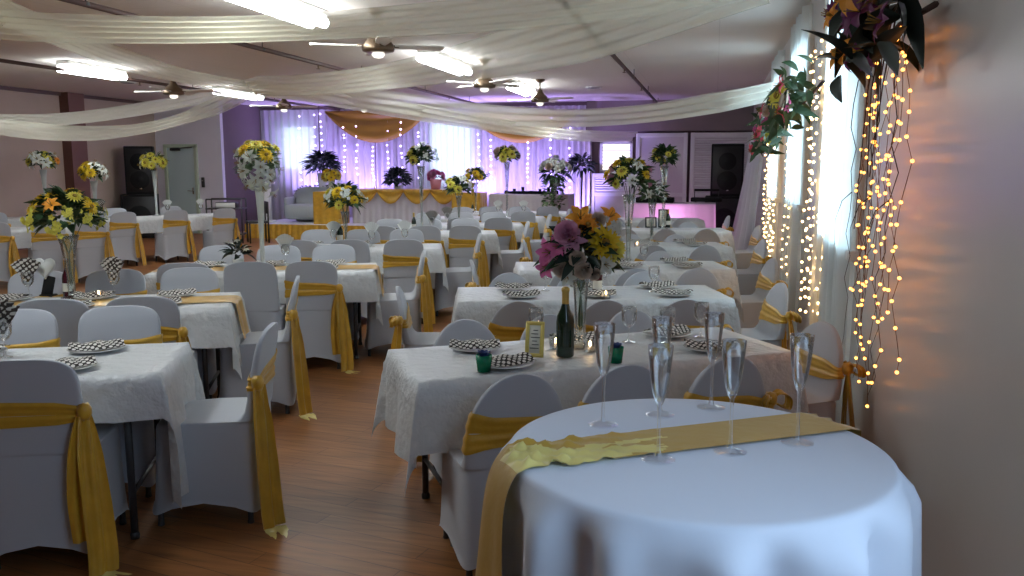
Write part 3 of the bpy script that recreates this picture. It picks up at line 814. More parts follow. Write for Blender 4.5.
# first window-side table: pink and yellow bouquet, hand-placed blossoms
bx, by = onT(R1, -.03, .06)
t = thing('flower_centerpiece', 'big pink, yellow and cream bouquet in clear vase, first table along window wall', 'flower arrangement', (bx, by, ZC), math.radians(13.3), 'flower centrepieces')
vase_mesh(.36, .026, .045, .06).obj('vase', M['vase'], t)
stems(12, .10, .44, .02, .10, 5).obj('stems', M['stem'], t)
leaves_mesh('green', .16, 70, .11, .05, 9, .1).obj('foliage', M['green'], t, (0, 0, .47))
leaves_mesh('green_d', .15, 110, .10, .05, 19, .0).obj('foliage', M['green_d'], t, (0, -.05, .46))
for kind, mat, x, z, y, s in (('lily', 'f_pink', -.15, .47, -.06, 1.35), ('lily', 'f_pink', -.165, .40, -.05, 1.1), ('rose', 'f_blush', -.075, .56, -.12, 1.5), ('lily', 'f_blush', -.05, .53, -.13, 1.2), ('lily', 'f_pink', -.115, .50, -.10, 1.1),
      ('mum', 'f_yellow', .095, .52, -.12, 1.75), ('mum', 'f_lemon', .135, .49, -.10, 1.5), ('lily', 'f_orange', -.01, .625, -.05, 1.35), ('mum', 'f_orange', .02, .60, -.10, 1.1), ('lily', 'f_orange', .13, .63, .0, 1.1),
      ('rose', 'f_cream', -.03, .45, -.16, 1.0), ('rose', 'f_cream', -.005, .40, -.17, 1.05), ('rose', 'f_cream', -.10, .40, -.12, 1.0), ('rose', 'f_blush', -.125, .42, -.10, .9), ('rose', 'f_cream', .045, .38, -.14, .8), ('lily', 'f_white', .10, .42, -.12, 1.0),
      ('rose', 'f_cream', .07, .62, -.06, .9), ('spray', 'f_white', .13, .56, -.04, 1.3), ('lily', 'f_white', -.07, .36, -.10, .9)):
    dd = Vector((x*2.2, -.6+y, (z-.45)*2.2)).normalized()
    put(kind+'_blossom', blossom(kind, mat), t, (x, y, z), dd.to_track_quat('Z', 'Y').to_euler(), s)
centerpiece(onT(R3, .06), ZC, .62, .19, .17, 'pale', 'loose yellow, white and blush flowers in tall clear vase, third table along window wall', 4, 22, ('vase', .02, .06, .07), 'green', 0, 80)
centerpiece(onT(R4, .12, .1), ZC, .46, .13, .12, 'white', 'small white and cream flower vase, fourth table along window wall', 6, 14, ('vase', .02, .05, .06))
centerpiece(onT(R5, .05), ZC, .86, .18, .14, [('mum', 'f_lemon', 2), ('spray', 'f_white', 1)], 'tall vase with dark green leaves and a few lemon flowers, fifth table along window wall', 8, 12, ('vase', .02, .06, .07), 'green', 0, 110)
p = snap(at(84, 293, .75), .12)
centerpiece((p.x, p.y), ZC, .42, .20, .15, 'mix', 'yellow, orange and white flowers in clear trumpet vase, second table across the aisle', 11, 26, ('vase', .024, .07, .07), 'green', .4, 120, (1.1, 1.7), lo=-.5, split=([('mum', 'f_yellow'), ('mum', 'f_yellow'), ('lily', 'f_orange'), ('mum', 'f_lemon')], [('spray', 'f_white'), ('lily', 'f_white'), ('spray', 'f_lemon')], .25))
p = snap(at(257, 268, .75), .12)
centerpiece((p.x, p.y+.1), ZC, .74, .17, .19, [('mum', 'f_yellow', 3), ('mum', 'f_lemon', 1), ('spray', 'f_white', 3), ('lily', 'f_white', 3)], 'tall trumpet vase, yellow blooms over white sprays, third table across the aisle', 13, 40, ('vase_white', .020, .05, .08), 'green_l', .3, 70, (1.1, 1.6), False, lo=-1.35, split=([('mum', 'f_yellow'), ('mum', 'f_lemon')], [('spray', 'f_white'), ('lily', 'f_white'), ('spray', 'f_white')], .35))
p = snap(at(346, 247, .75), .12)
centerpiece((p.x, p.y), ZC, .38, .19, .15, [('mum', 'f_lemon', 3), ('mum', 'f_yellow', 3), ('spray', 'f_white', 4)], 'round lemon yellow and white arrangement on thin stem, fourth table across the aisle', 15, 26, ('vase', .014, .05, .06), 'green', 0, 60, (1.2, 1.8))
p = snap(at(422, 232, .75), .12)
centerpiece((p.x, p.y), ZC, .86, .17, .14, [('mum', 'f_lemon', 2), ('spray', 'f_white', 2), ('rose', 'f_cream', 1)], 'tall slim vase with green and lemon flowers, fifth table across the aisle', 17, 16, ('vase', .016, .05, .07), 'green', 0, 100, (1.1, 1.6))
p = snap(at(459, 224, .75), .12)
centerpiece((p.x, p.y), ZC, .42, .20, .14, [('spray', 'f_white', 3), ('mum', 'f_lemon', 3)], 'low lemon and white arrangement, sixth table across the aisle', 19, 20, ('vase', .016, .05, .06), 'green', 0, 70, (1.4, 2.0))
p = snap(at(507, 217, .75), .12)
centerpiece((p.x, p.y), ZC, .92, .19, .13, [('rose', 'f_cream', 2), ('mum', 'f_lemon', 2)], 'tall slim vase with cream and lemon flowers, seventh table across the aisle', 21, 16, ('vase', .016, .05, .07), 'green', 0, 60, (1.5, 2.2))
p = snap(at(474, 213, .75), .12)
centerpiece((p.x, p.y), ZC, .55, .18, .13, 'lemon', 'low yellow arrangement, eighth table across the aisle', 22, 14, ('vase', .016, .05, .07), 'green', 0, 60, (1.5, 2.2))
p = snap(at(157, 216, .75), .12)
centerpiece((p.x, p.y), ZC, .78, .20, .15, [('lily', 'f_white', 2), ('mum', 'f_lemon', 3)], 'tall vase of lemon flowers in front of the speaker stack by storeroom', 24, 20, ('vase_white', .018, .05, .07), 'green', 0, 60, (1.5, 2.2), False)
p = snap(at(52, 219, .75), .12)
centerpiece((p.x, p.y), ZC, .80, .22, .15, [('lily', 'f_white', 3), ('mum', 'f_lemon', 2), ('mum', 'f_orange', 1)], 'tall white vase with lemon and white flowers beside the brown wall pillar', 26, 22, ('vase_white', .018, .06, .07), 'green', 0, 60, (1.6, 2.3), False)
p = snap(at(93, 220, .75), .12)
centerpiece((p.x, p.y), ZC, .62, .18, .15, [('lily', 'f_white', 3), ('mum', 'f_yellow', 2)], 'shorter white vase with yellow and white flowers against the beige wall', 27, 18, ('vase_white', .018, .06, .07), 'green', 0, 60, (1.6, 2.3), False)

# ------------------------------------------------------------------ high round table in front
RC = Vector((-.02, 1.70, 0)); RR = .375; RH = 1.062
rt = thing('cocktail_table', 'tall round cocktail table under white floor-length cloth holding the champagne flutes', 'table', RC)
MB().lathe([(0, RH-.03), (RR-.006, RH-.03), (RR-.004, RH-.012), (RR-.012, RH-.004), (0, RH-.004)], 48).obj('tabletop', M['panel_w'], rt)
MB().tube([(0, 0, .03), (0, 0, RH-.03)], .035, 14).obj('pedestal', M['metal'], rt)
MB().lathe([(0, 0), (.27, 0), (.27, .012), (.05, .04), (0, .04)], 30).obj('base', M['metal'], rt)
def rc_hang(a, d):
    """radius of the hanging cloth at angle a, d below the edge"""
    k = d/1.0
    f = .75*cos(14*a+.6+.5*sin(3*a))+.30*cos(9*a+2.1)+.2*cos(23*a+.3)
    amp = .024*min(1, d/.055)**1.1*(1+1.6*k)
    return RR+.014+.028*k+amp*f+.012*(1-math.exp(-d/.01))
def rc_fn(i, j):
    a = 2*PI*i; s = j*2
    if s <= .94: r = RR*s/.94*.985; return (r*cos(a), r*sin(a), RH)
    t = (s-.94)/(2-.94); 
    if t < .06: q = t/.06; r = RR*.985+.014*sin(q*PI/2); return (r*cos(a), r*sin(a), RH-.012*(1-cos(q*PI/2)))
    d = (t-.06)/.94*1.035; r = rc_hang(a, d)
    return (r*cos(a), r*sin(a), RH-.012-d)
o = MB().grid(rc_fn, 208, 70, close_u=True).obj('tablecloth', M['cloth_hi'], None, RC)
tag(o, 'white round tablecloth falling in folds from the tall cocktail table', 'tablecloth')
# runner across it: direction and centre line offset
ra = math.radians(32.5); ro = .055
def run_fn(i, j):
    L0 = -.62-RR; s = lerp(-RR-.85, RR+.10, i); v = (j-.5)*.142
    off = ro+v; edge = math.sqrt(max(.001, (RR+.006)**2-off*off))
    cr = max(0, min(1, (.10-s)/.42)); cr = cr*cr
    wob = .015*cr*(vnoise(s*38, v*60)+.6*vnoise(s*80+2, v*45+1))
    if s < -edge:
        d = -s-edge; dd = min(1, d*2.2); vv = v*(1+.95*dd)-.012*dd; off = ro+vv
        a = math.atan2(off, -edge); r = rc_hang(a, min(d, 1.0))
        dd = min(1, d*2.2); rr = RR+.010+.036*(1-math.exp(-d/.035))+.022*dd+(v+.071)/.142*.028*dd+.008*sin(v*70)*dd
        x = -math.sqrt(max(.001, rr*rr-off*off)); y = ro+vv; z = RH+.004-d
    elif s > edge:
        d = s-edge; x = edge+.02+.05*d; y = off; z = RH+.004-d
    else: x = s; y = off+.012*cr*vnoise(s*20, 3); z = RH+.005+max(0, wob)
    return (x*cos(ra)-y*sin(ra), x*sin(ra)+y*cos(ra), z)
rb = MB().grid(run_fn, 170, 26)
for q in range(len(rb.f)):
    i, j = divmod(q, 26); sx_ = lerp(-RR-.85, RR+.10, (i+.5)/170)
    if -RR-.01 < sx_ < -.09+.10*vnoise(j*.35, 2) and j < 17+6*vnoise(i*.12, 1): rb.m[q] = 1  # bright sheen of the crumpled end, painted as a paler gold
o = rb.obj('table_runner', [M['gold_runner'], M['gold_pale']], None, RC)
tag(o, 'gold satin runner crossing the tall round table and hanging down its side', 'table runner')
def flute_mesh():
    b = MB().lathe([(.0045, .108), (.009, .116), (.0145, .135), (.019, .165), (.0225, .20), (.0245, .226), (.0235, .226), (.0215, .20), (.018, .165), (.0135, .136), (.007, .119), (0, .115)], 28)
    s = MB().lathe([(.0045, .110), (.0035, .085), (.0033, .05), (.0042, .02), (.007, .008)], 16)
    f = MB().lathe([(.007, .008), (.018, .0045), (.033, .002), (.0335, .0), (0, .0)], 32)
    return [(n, m.mesh(n, M['glass_foot' if n == 'base' else 'glass'])) for n, m in (('bowl', b), ('stem', s), ('base', f))]
FL = flute_mesh()
FLL = ['empty champagne flute standing on the white cloth nearest the hanging end of the runner'.replace('nearest', 'close to'),
       'empty champagne flute at the front edge of the gold runner on round table', 'empty champagne flute standing behind the front runner flute, partly hidden by it',
       'empty champagne flute at the far rim of the round table', 'empty champagne flute at front runner edge, second from the window wall', 'empty champagne flute on the gold runner closest to the window wall']
fl0 = None
for (px, py), lb in zip([(603, 425), (658, 460), (660, 415), (711, 408), (730, 452), (797, 443)], FLL):
    p = at(px, py, RH); p.z = RH+.0015
    if fl0 is None:
        fl0 = thing('champagne_flute', lb, 'champagne flute', p, 0, 'champagne flutes on the round table')
        for n, me in FL: put(n, me, fl0)
        freeze(fl0)
    else:
        dup(fl0, p, 0, lb)

# ------------------------------------------------------------------ table settings
def fan_mesh(h, w):
    def fn(i, j):
        t = j; a = (i-.5)*1.15; r = h*t
        k = .014*(1 if int(round(i*14)) % 2 else -1)*(.3+t)
        return (r*sin(a)*w, k, r*cos(a)*(.9+.1*cos(a*3)))
    return MB().grid(fn, 14, 6)
FAN_D = fan_mesh(.17, 1).mesh('napkin', M['dots_far']); FAN_W = fan_mesh(.17, .9).mesh('napkin', M['napkin'])
GOB = [('bowl', MB().lathe([(.004, .075), (.022, .085), (.036, .11), (.040, .145), (.036, .18), (.035, .18), (.038, .145), (.034, .112), (.02, .088), (0, .082)], 20).mesh('bowl', M['glass'])),
       ('stem', MB().lathe([(.004, .078), (.0035, .04), (.006, .008), (.034, .002), (.034, 0), (0, 0)], 20).mesh('stem', M['glass']))]
gob0 = None
def goblet(p, label):
    global gob0
    if gob0 is None:
        gob0 = thing('goblet', label, 'glass', p, 0, 'clear goblets'); [put(n, m, gob0) for n, m in GOB]; freeze(gob0)
    else: dup(gob0, p, 0, label)
def napkin_glass(px, py, T, where, white=False, h=.75):
    p = snap(at(px, py, h)); p.z = ZC
    kind = 'white' if white else 'dotted'
    goblet(p, 'clear goblet holding a %s napkin, %s' % (kind, where))
    o = put('folded_napkin', FAN_W if white else FAN_D, None, (p.x, p.y, p.z+.10), (0, 0, YAW+rnd.uniform(-.3, .3)))
    tag(o, '%s napkin in a goblet, %s' % (kind, where), 'napkin', 'napkins fanned in goblets')
napkin_glass(33, 297, L2, 'beside the dark bottle, second table across aisle')
napkin_glass(115, 297, L2, 'beside the tea light, second table across aisle')
napkin_glass(5, 358, L1, 'on first table across the aisle')
napkin_glass(289, 262, L3, 'beside tall trumpet vase, third table across aisle', True)
napkin_glass(334, 246, L4, 'beside the lemon arrangement, fourth table across aisle', True)
napkin_glass(372, 247, L4, 'middle of the fourth table across aisle', True)
napkin_glass(433, 228, L5, 'beside the tall slim vase, fifth table across aisle')
napkin_glass(447, 227, L5, 'aisle side of fifth table across aisle')
napkin_glass(498, 215, L7, 'first of two, seventh table across aisle', True)
napkin_glass(523, 215, L7, 'second of two, seventh table across aisle', True)
napkin_glass(143, 213, F1, 'first one by the beige wall', False)
napkin_glass(158, 214, F1, 'beside tall vase by the beige wall', True)
napkin_glass(172, 211, F1, 'closest to the storeroom door', True)
napkin_glass(405, 245, L4, 'aisle side of the fourth table across aisle', True)
# heart-shaped white napkin on a dark bottle, second table across the aisle
p = at(47, 297, .75)
hv = []
for k in range(40):
    a = 2*PI*k/40; hv.append((.075*sin(a)**3, .068*(13*cos(a)-5*cos(2*a)-2*cos(3*a)-cos(4*a))/14))
hb = MB(); hb.loft([[(x*s_, y_, z) for x, z in hv] for s_, y_ in ((.92, -.012), (1, 0), (.92, .012))])
ho = hb.obj('folded_napkin', M['napkin'], None, (p.x, p.y, ZC+.20), (0, 0, YAW))
tag(ho, 'white heart-shaped napkin propped on a dark card, second table across the aisle', 'napkin')
t = thing('card_holder', 'dark slanted card holder under the white heart napkin, second table across the aisle', 'card holder', (p.x, p.y+.02, ZC), YAW)
MB().box((0, 0, .068), (.075, .012, .14), .004, mat=Matrix.Rotation(.25, 3, 'Y')).obj('card', M['black'], t)
MB().box((-.01, .01, .006), (.10, .06, .012), .004).obj('base', M['black'], t)

def bottle(p, label, s=1, red=False):
    t = thing('wine_bottle' if red else 'champagne_bottle', label, 'bottle', p, 0)
    k = s
    MB().lathe([(0, .0), (.038*k, .0), (.042*k, .008*k), (.042*k, .16*k), (.038*k, .19*k), (.022*k, .225*k), (.0155*k, .25*k), (.0145*k, .27*k)], 26, cap0=True).obj('body', M['bottle_red' if red else 'bottle'], t)
    MB().lathe([(.0165*k, .235*k), (.0165*k, .30*k), (.019*k, .305*k), (.019*k, .318*k), (.010*k, .325*k), (0, .325*k)], 20).obj('foil', M['bottle_red' if red else 'foil'], t)
    MB().grid(lambda i, j: (.0428*k*sin((i-.5)*2.4), -.0428*k*cos((i-.5)*2.4), (.05+.07*j)*k), 14, 2).obj('paper_label', M['bottle' if s == 1 else 'label'], t, rot=(0, 0, YAW))
    return t
def tp(px, py): p = snap(at(px, py, .75)); p.z = ZC; return p
bottle(tp(565, 357), 'dark green champagne bottle with gold foil neck, first table along window wall')
bottle(tp(618, 271), 'dark bottle with pale label, third table along window wall', .85)
bottle(tp(664, 226), 'dark bottle beside two black frames, fifth table along window wall', .8)
bottle(tp(414, 231), 'small dark green bottle beside tall slim vase, fifth table across the aisle', .75)
bottle(tp(342, 243), 'dark bottle with pale label between white napkins, fourth table across the aisle', .85)
bottle(tp(454, 214), 'dark bottle beside the dotted napkins, sixth table across aisle', .6)
bottle(tp(72, 296), 'dark red wine bottle beside the trumpet vase, second table across the aisle', .80, True)
bottle(tp(597, 295), 'slim dark red bottle behind the bouquet, second table along window wall', .82, True)
def ring_frame(p, label, w, h, mat, lean=.2, rz=0, cat='frame'):
    t = thing('table_number_frame', label, cat, p, rz); b = MB(); R = Matrix.Rotation(lean, 3, 'X')
    for s in (-1, 1): b.box(R @ Vector((s*(w/2-.008), 0, h/2)), (.018, .014, h), .003, mat=R)
    for z in (.009, h-.009): b.box(R @ Vector((0, 0, z)), (w, .014, .018), .003, mat=R)
    b.obj('frame', M[mat], t); MB().box(R @ Vector((0, -.001, h/2)), (w-.02, .005, h-.02), 0, mat=R).obj('card', M['label'], t)
    l = MB()
    for k in range(6): l.box(R @ Vector(((k % 2)*.004, -.005, h*.25+k*h*.10)), (w*.5-(k % 3)*.01, .001, .004), 0, mat=R)
    l.obj('printed_lines', M['ink'], t)
    b = MB().box((0, .05, .045), (.02, .006, .10), .002, mat=Matrix.Rotation(-.5, 3, 'X')); b.obj('stand', M[mat], t)
ring_frame(tp(534, 358), 'gold-framed menu card leaning beside the champagne bottle, first table along window wall', .085, .165, 'frame_gold', -.18, YAW-.25)
ring_frame(tp(651, 228), 'smaller black table number frame, fifth table along window wall', .16, .15, 'black', -.2, .3)
ring_frame(tp(659, 226), 'taller black table number frame, fifth table along window wall', .13, .26, 'black', -.2, .1)
def cup(p, label, blue):
    t = thing('party_cup', label, 'cup', p)
    MB().lathe([(0, .002), (.026, .002), (.028, .0), (.036, .072), (.034, .072), (.026, .006), (0, .006)], 24).obj('body', M['cup'], t)
    b = MB(); r = random.Random(2)
    for k in range(9):
        a = k*.7; petal(b, .05, .03, 1.0, .1, a, .004, .05, .8)
    b.obj('tissue', M['cup_blue'], t)
cup(tp(484, 372), 'green party cup stuffed with blue tissue, first table along window wall aisle side', True)
cup(tp(617, 364), 'green party cup with dark tissue behind the flutes, first table along window wall', True)

PLT = MB().lathe([(0, .004), (.07, .004), (.085, .008), (.125, .016), (.127, .013), (.085, .003), (.06, 0), (0, 0)], 32).mesh('plate', M['plate'])
def napkin_flat(seed):
    r = random.Random(seed)
    def fn(i, j):
        x = (i-.5)*.24; y = (j-.5)*.17*(1-.25*abs(i-.5)); return (x, y, .012+.022*(1-(2*j-1)**2)+.004*sin(i*14+seed)+.006*vnoise(i*5, j*5, seed))
    mb = MB().grid(fn, 12, 8)
    return mb
NPK = napkin_flat(1).mesh('napkin', M['dots'])
pc = [0]
def setting(T, x, y, rz, where, dots=True, sc=1):
    p = T.w(x, y, ZC); pc[0] += 1
    o = put('dinner_plate', PLT, None, p, (0, 0, 0), sc); tag(o, 'white plate under dotted napkin, '+where+', '+T.ph, 'plate', 'plates on the tables')
    n = put('dotted_napkin', NPK, None, (p.x, p.y, p.z+.006), (0, 0, T.a+rz), sc); tag(n, 'dotted black napkin on a plate, '+where+', '+T.ph, 'napkin', 'dotted napkins on plates')
for T, far_n in ((R1, 3), (R2, 3), (R3, 3), (R4, 2)):
    for k, x in enumerate(X3): setting(T, x, .20, .3*(k-1), 'far '+('aisle', 'middle', 'window')[k]+' seat')
    for k, x in enumerate(X3):
        if T is R1 and k == 1: continue
        setting(T, x+.03, -.17, .2-.3*k, 'near '+('aisle', 'middle', 'window')[k]+' seat')
for T in (L1, L2, L3, L4, L5, L6):
    for k, x in enumerate(X3):
        setting(T, x, .20, .3*(k-1), 'far '+('outer', 'middle', 'aisle')[k]+' seat')
        if T in (L1, L2, L3): setting(T, x-.03, -.17, .3*(k-1), 'near '+('outer', 'middle', 'aisle')[k]+' seat')
for k, (T, x, y) in enumerate(((R1, .25, .1), (R1, .42, .02), (R1, -.2, .22), (R2, .1, .05), (R2, -.3, .1), (R3, .2, .0), (R3, -.25, .1), (R2, .45, .0), (R1, .66, .1)  )):
    goblet(T.w(x, y, ZC), 'clear empty goblet %s, %s' % (('on window half, ahead of napkin', 'beside window-side cup', 'behind gold-framed card', 'in the middle', 'on aisle half', 'just past the vase', 'on aisle half', 'on window half', 'by the window end')[k], T.ph))
def tealight(p, label):
    t = thing('tea_light', label, 'candle', p, 0, 'tea lights on the tables')
    MB().lathe([(0, 0), (.03, 0), (.036, .05), (.034, .05), (.028, .004), (0, .004)], 20).obj('holder', M['glass'], t)
    MB().lathe([(0, .005), (.022, .005), (.022, .02), (0, .02)], 16).obj('wax', M['napkin'], t)
    MB().lathe([(0, .022), (.008, .030), (.006, .042), (0, .052)], 10).obj('flame', M['candle'], t)
for px, py, lb in ((590, 352, 'lit tea light beside the champagne bottle'), (606, 299, 'lit tea light behind the bouquet on second table along window wall'), (637, 247, 'lit tea light on fourth table along window wall'),
                   (99, 299, 'lit tea light beside the trumpet vase'), (556, 349, 'lit tea light behind the gold-framed card'), (398, 236, 'lit tea light near the small green bottle, fifth table across aisle')):
    tealight(tp(px, py), lb)
p = tp(247, 268)
t = thing('potted_greenery', 'small dark leafy plant with white blooms at base of tall trumpet vase', 'plant', (p.x-.08, p.y, ZC))
MB().lathe([(0, 0), (.04, 0), (.05, .07), (.045, .07), (0, .06)], 18).obj('pot', M['napkin'], t)
leaves_mesh('green_d', .10, 46, .09, .04, 33, .2).obj('foliage', M['green_d'], t, (0, 0, .12))
for k in range(5): put('lily_blossom', blossom('lily', 'f_white'), t, (.08*cos(k*1.3), .08*sin(k*1.3), .15+.02*k), (.5*cos(k), .5*sin(k), 0), .6)

# ------------------------------------------------------------------ stage end
ST = .32
st = thing('stage_platform', 'low stage platform with a ruffled gold skirt in front of violet backdrop', 'stage', (-7.56, 17.3, 0))
MB().box((0, 1.45, ST/2+.0), (5.42, 2.9, ST), .01).obj('deck', M['white'], st, smooth=False)
MB().grid(lambda i, j: ((i-.5)*5.42, -.03-.022*(1-j*.6)*(1+sin(i*260)), ST*j), 300, 4).obj('skirt', M['gold'], st)
def wavy(x0, x1, z0, z1, y, amp, n, mat, name, label, cat, group=None, ph=0):
    def fn(i, j):
        x = lerp(x0, x1, i); return (x-(x0+x1)/2, amp*sin(i*n*2*PI+ph)+amp*.5*sin(i*n*4.4+1.3+ph)+.02*sin(j*3+i*4), lerp(z0, z1, j))
    o = MB().grid(fn, int(n*10), 8).obj(name, M[mat], None, ((x0+x1)/2, y, 0)); return tag(o, label, cat, group)
BC = [(-11.3+.0, -9.7, 'pale grey backdrop curtain panel in front of stage window beside storeroom'), (-9.7, -8.2, 'violet-lit backdrop curtain panel behind the dark fern'), (-8.2, -6.9, 'violet-lit backdrop curtain panel under the gold swag'),
      (-6.9, -5.6, 'backdrop curtain panel with bright window glowing through it'), (-5.6, -4.2, 'violet-lit backdrop curtain panel behind the grey-skirted table'), (-4.2, -2.95, 'violet-lit backdrop curtain panel beside the white screen')]
for k, (a, b, lb) in enumerate(BC):
    wavy(a, b, .02 if k == 0 else ST, HC-.10, 19.95, .035, 9, 'backdrop', 'backdrop_curtain', lb, 'curtain', 'backdrop curtain panels', k)
def swag(x0, x1, z0, sag, hh, y, label):
    def fn(i, j):
        x = lerp(x0, x1, i); s = 4*i*(1-i)
        z = z0-s*sag*(j**1.1)-(1-j)*.02-(.07*j)*(1-s)
        return (x, -.03-.05*s*(.5+.5*sin(j*16))-.03*sin(j*11), z)
    o = MB().grid(fn, 50, 22).obj('swag_drape', M['gold_swag'], None, (0, y, 0)); tag(o, label, 'drape', 'gold swags on the backdrop')
swag(-9.45, -6.75, 2.97, .80, .4, 19.85, 'brown-gold swag draped across top of the backdrop above the head table')
swag(-5.75, -3.15, 2.86, .72, .4, 19.85, 'brown-gold swag draped beside the bright window above the grey-skirted table')

def strand(x, y, z0, z1, n, mat, r, label, group, seed, jx=.03, wire='wire_w', sub=1):
    t = thing('fairy_light_strand', label, 'string lights', (x, y, z0), 0, group)
    rr = random.Random(seed); pts = [(0, 0, 0)]; P = []
    for k in range(n):
        q = (rr.uniform(-jx, jx)*.3, rr.uniform(-jx, jx)*.45+jx*sin(k*.8+seed), -(z0-z1)*(k+.6+rr.uniform(-.3, .3))/n); P.append(q); pts.append(q)
    MB().tube(pts, .0015, 5).obj('wire', M[wire], t)
    me = BULB.setdefault((mat, r), MB().lathe([(0, -r), (r*.8, -r*.6), (r, 0), (r*.8, r*.6), (0, r)], 7).mesh('bulb', M[mat]))
    for q in P: put('bulb', me, t, q)
BULB = {}
for k, (x, top, bot) in enumerate(((-10.15, 2.9, 1.0), (-9.72, 2.95, .9), (-9.55, 2.95, 1.6), (-8.95, 2.6, 1.4), (-8.62, 2.7, 1.3), (-8.2, 2.1, 1.2), (-7.8, 2.7, 1.3), (-7.45, 2.75, 1.2), (-7.0, 2.5, 1.3), (-5.5, 2.4, 1.1), (-5.2, 2.3, 1.2), (-4.3, 2.2, 1.2), (-3.75, 2.85, 1.2), (-3.3, 2.8, 1.0))):
    strand(x, 19.8, top, bot, 9, 'bulb_p', .021, 'strand of violet LED lights hanging down the stage backdrop', 'violet light strands on the backdrop', 40+k)

def leafy(name, label, cat, pos, R, n, mat, L, W, seed, potmat='napkin', pot=(.10, .16), trunk=0, spec=None, nb=0):
    t = thing(name, label, cat, pos)
    MB().lathe([(0, 0), (pot[0]*.7, 0), (pot[0], pot[1]), (pot[0]*.9, pot[1]), (0, pot[1]*.9)], 18).obj('pot', M[potmat], t)
    if trunk: MB().tube([(0, 0, pot[1]*.8), (.02, 0, pot[1]+trunk)], .02, 8).obj('trunk', M['twig'], t)
    leaves_mesh(mat, R, n, L, W, seed, .15, .25).obj('foliage', M[mat], t, (0, 0, pot[1]+trunk+R*.35))
    if nb: dome_blossoms(t, pot[1]+trunk+R*.4, R, R*.7, spec, seed, nb, 1.6, 2.4)
    return t
# column pedestal with the dark fern, sofa backdrop, gold side table
pd = thing('pedestal_column', 'slim white pedestal column on the stage edge by the storeroom', 'pedestal', (-10.02, 17.75, ST))
MB().box((0, 0, .03), (.36, .36, .06), .01).obj('base', M['white'], pd); MB().box((0, 0, .90), (.36, .36, .06), .01).obj('capital', M['white'], pd)
sh = MB(); sh.loft([[((.145 if j % 2 else .130)*cos(2*PI*j/32), (.145 if j % 2 else .130)*sin(2*PI*j/32), z) for j in range(32)] for z in (.06, .87)]); sh.obj('shaft', M['white'], pd)
so = thing('settee', 'silver fabric settee with dark flower garland along its rounded back on stage', 'settee', (-9.08, 18.3, ST), .1)
def arc_back(x): return .88-.10*abs(x/.6)**4
b = MB(); b.grid(lambda i, j: ((i-.5)*1.15, .22-.0*j+.06*sin(PI*j), lerp(.35, .80-.20*abs(2*i-1)**5, j)), 24, 8); b.grid(lambda i, j: ((i-.5)*1.15, .34, lerp(.0, .80-.20*abs(2*i-1)**5, j)), 24, 8)
b.grid(lambda i, j: ((i-.5)*1.15, lerp(.22, .34, j), .80-.20*abs(2*i-1)**5), 24, 2); b.obj('backrest', M['silver_cloth'], so)
MB().box((0, -.06, .24), (1.15, .62, .34), .05).obj('seat', M['silver_cloth'], so)
for s in (-1, 1): MB().box((s*.56, -.04, .34), (.10, .56, .46), .04).obj('arm', M['silver_cloth'], so)
g = MB(); r = random.Random(5)
for k in range(60):
    i = r.random(); x = (i-.5)*1.2; z = .82-.22*abs(2*i-1)**5; tmp = MB(); petal(tmp, .09, .05, r.uniform(-.5, 1), .3, r.uniform(0, 6.28)); g.add([Vector(p)+Vector((x, .26, z-.02)) for p in tmp.v], tmp.f)
g.obj('garland', M['green_d'], so)
def skirted(name, label, cat, pos, size, mats, swags=0, rz=0, folds=40):
    t = thing(name, label, cat, pos, rz); L, W, H = size
    MB().box((0, 0, H-.015), (L, W, .03), .006).obj('tabletop', M[mats[0]], t)
    def ring(i, j):
        per = 2*(L+W); s = i*per
        if s < L: x, y, nx, ny = -L/2+s, -W/2, 0, -1
        elif s < L+W: x, y, nx, ny = L/2, -W/2+s-L, 1, 0
        elif s < 2*L+W: x, y, nx, ny = L/2-(s-L-W), W/2, 0, 1
        else: x, y, nx, ny = -L/2, W/2-(s-2*L-W), -1, 0
        k = .012+.03*(1-j)*(.5+.5*sin(i*folds*2*PI))
        return (x+nx*k, y+ny*k, H*j)
    MB().grid(ring, folds*8, 5, close_u=True).obj('skirt', M[mats[1]], t)
    for k in range(swags):
        w = L/swags; x0 = -L/2+k*w
        MB().grid(lambda i, j: (x0+w*i, -W/2-.06-.03*sin(j*9), H+.012-(.02+4*i*(1-i)*.26+.04)*j), 18, 8).obj('swag', M[mats[2]], t)
        MB().grid(lambda i, j: (x0+w*i, lerp(-W/2-.06, W/2, j), H+.012), 4, 2).obj('overlay', M[mats[2]], t)
    return t
gt = skirted('side_table', 'small square table fully draped in gold satin on the stage', 'table', (-8.42, 17.85, ST), (.62, .6, .72), ('gold', 'gold'), 0, .1, 14)
skirted('head_table', 'long head table with white pleated skirt and gold swags on the stage', 'table', (-6.72, 18.35, ST), (2.5, .7, .76), ('white', 'skirt', 'gold'), 4, 0, 44)
skirted('cake_table', 'small table draped in gold satin at the window end of the head table', 'table', (-5.18, 17.9, ST), (.62, .6, .72), ('gold', 'gold'), 0, 0, 14)
skirted('gift_table', 'long grey-white skirted table beside the white flower pedestal near the stage', 'table', (-3.88, 18.3, 0), (1.75, .7, 1.0), ('skirt', 'skirt'), 0, 0, 50)
leafy('potted_fern', 'dark arching fern in front of stage backdrop above settee', 'plant', (-9.27, 19.25, ST), .44, 420, 'green_d', .22, .06, 51, 'white', (.14, 1.12))
leafy('potted_plant', 'dark leafy plant in the middle of head table', 'plant', (-7.05, 18.45, ST+.775), .34, 330, 'green_d', .14, .06, 52, 'white', (.10, .08))
leafy('yellow_flower_pot', 'small yellow flowers on the gold-draped side table', 'flower arrangement', (-8.42, 17.9, ST+.725), .20, 60, 'green_d', .12, .05, 53, 'white', (.08, .25), 0, [('mum', 'f_yellow', 1), ('mum', 'f_lemon', 1)], 14)
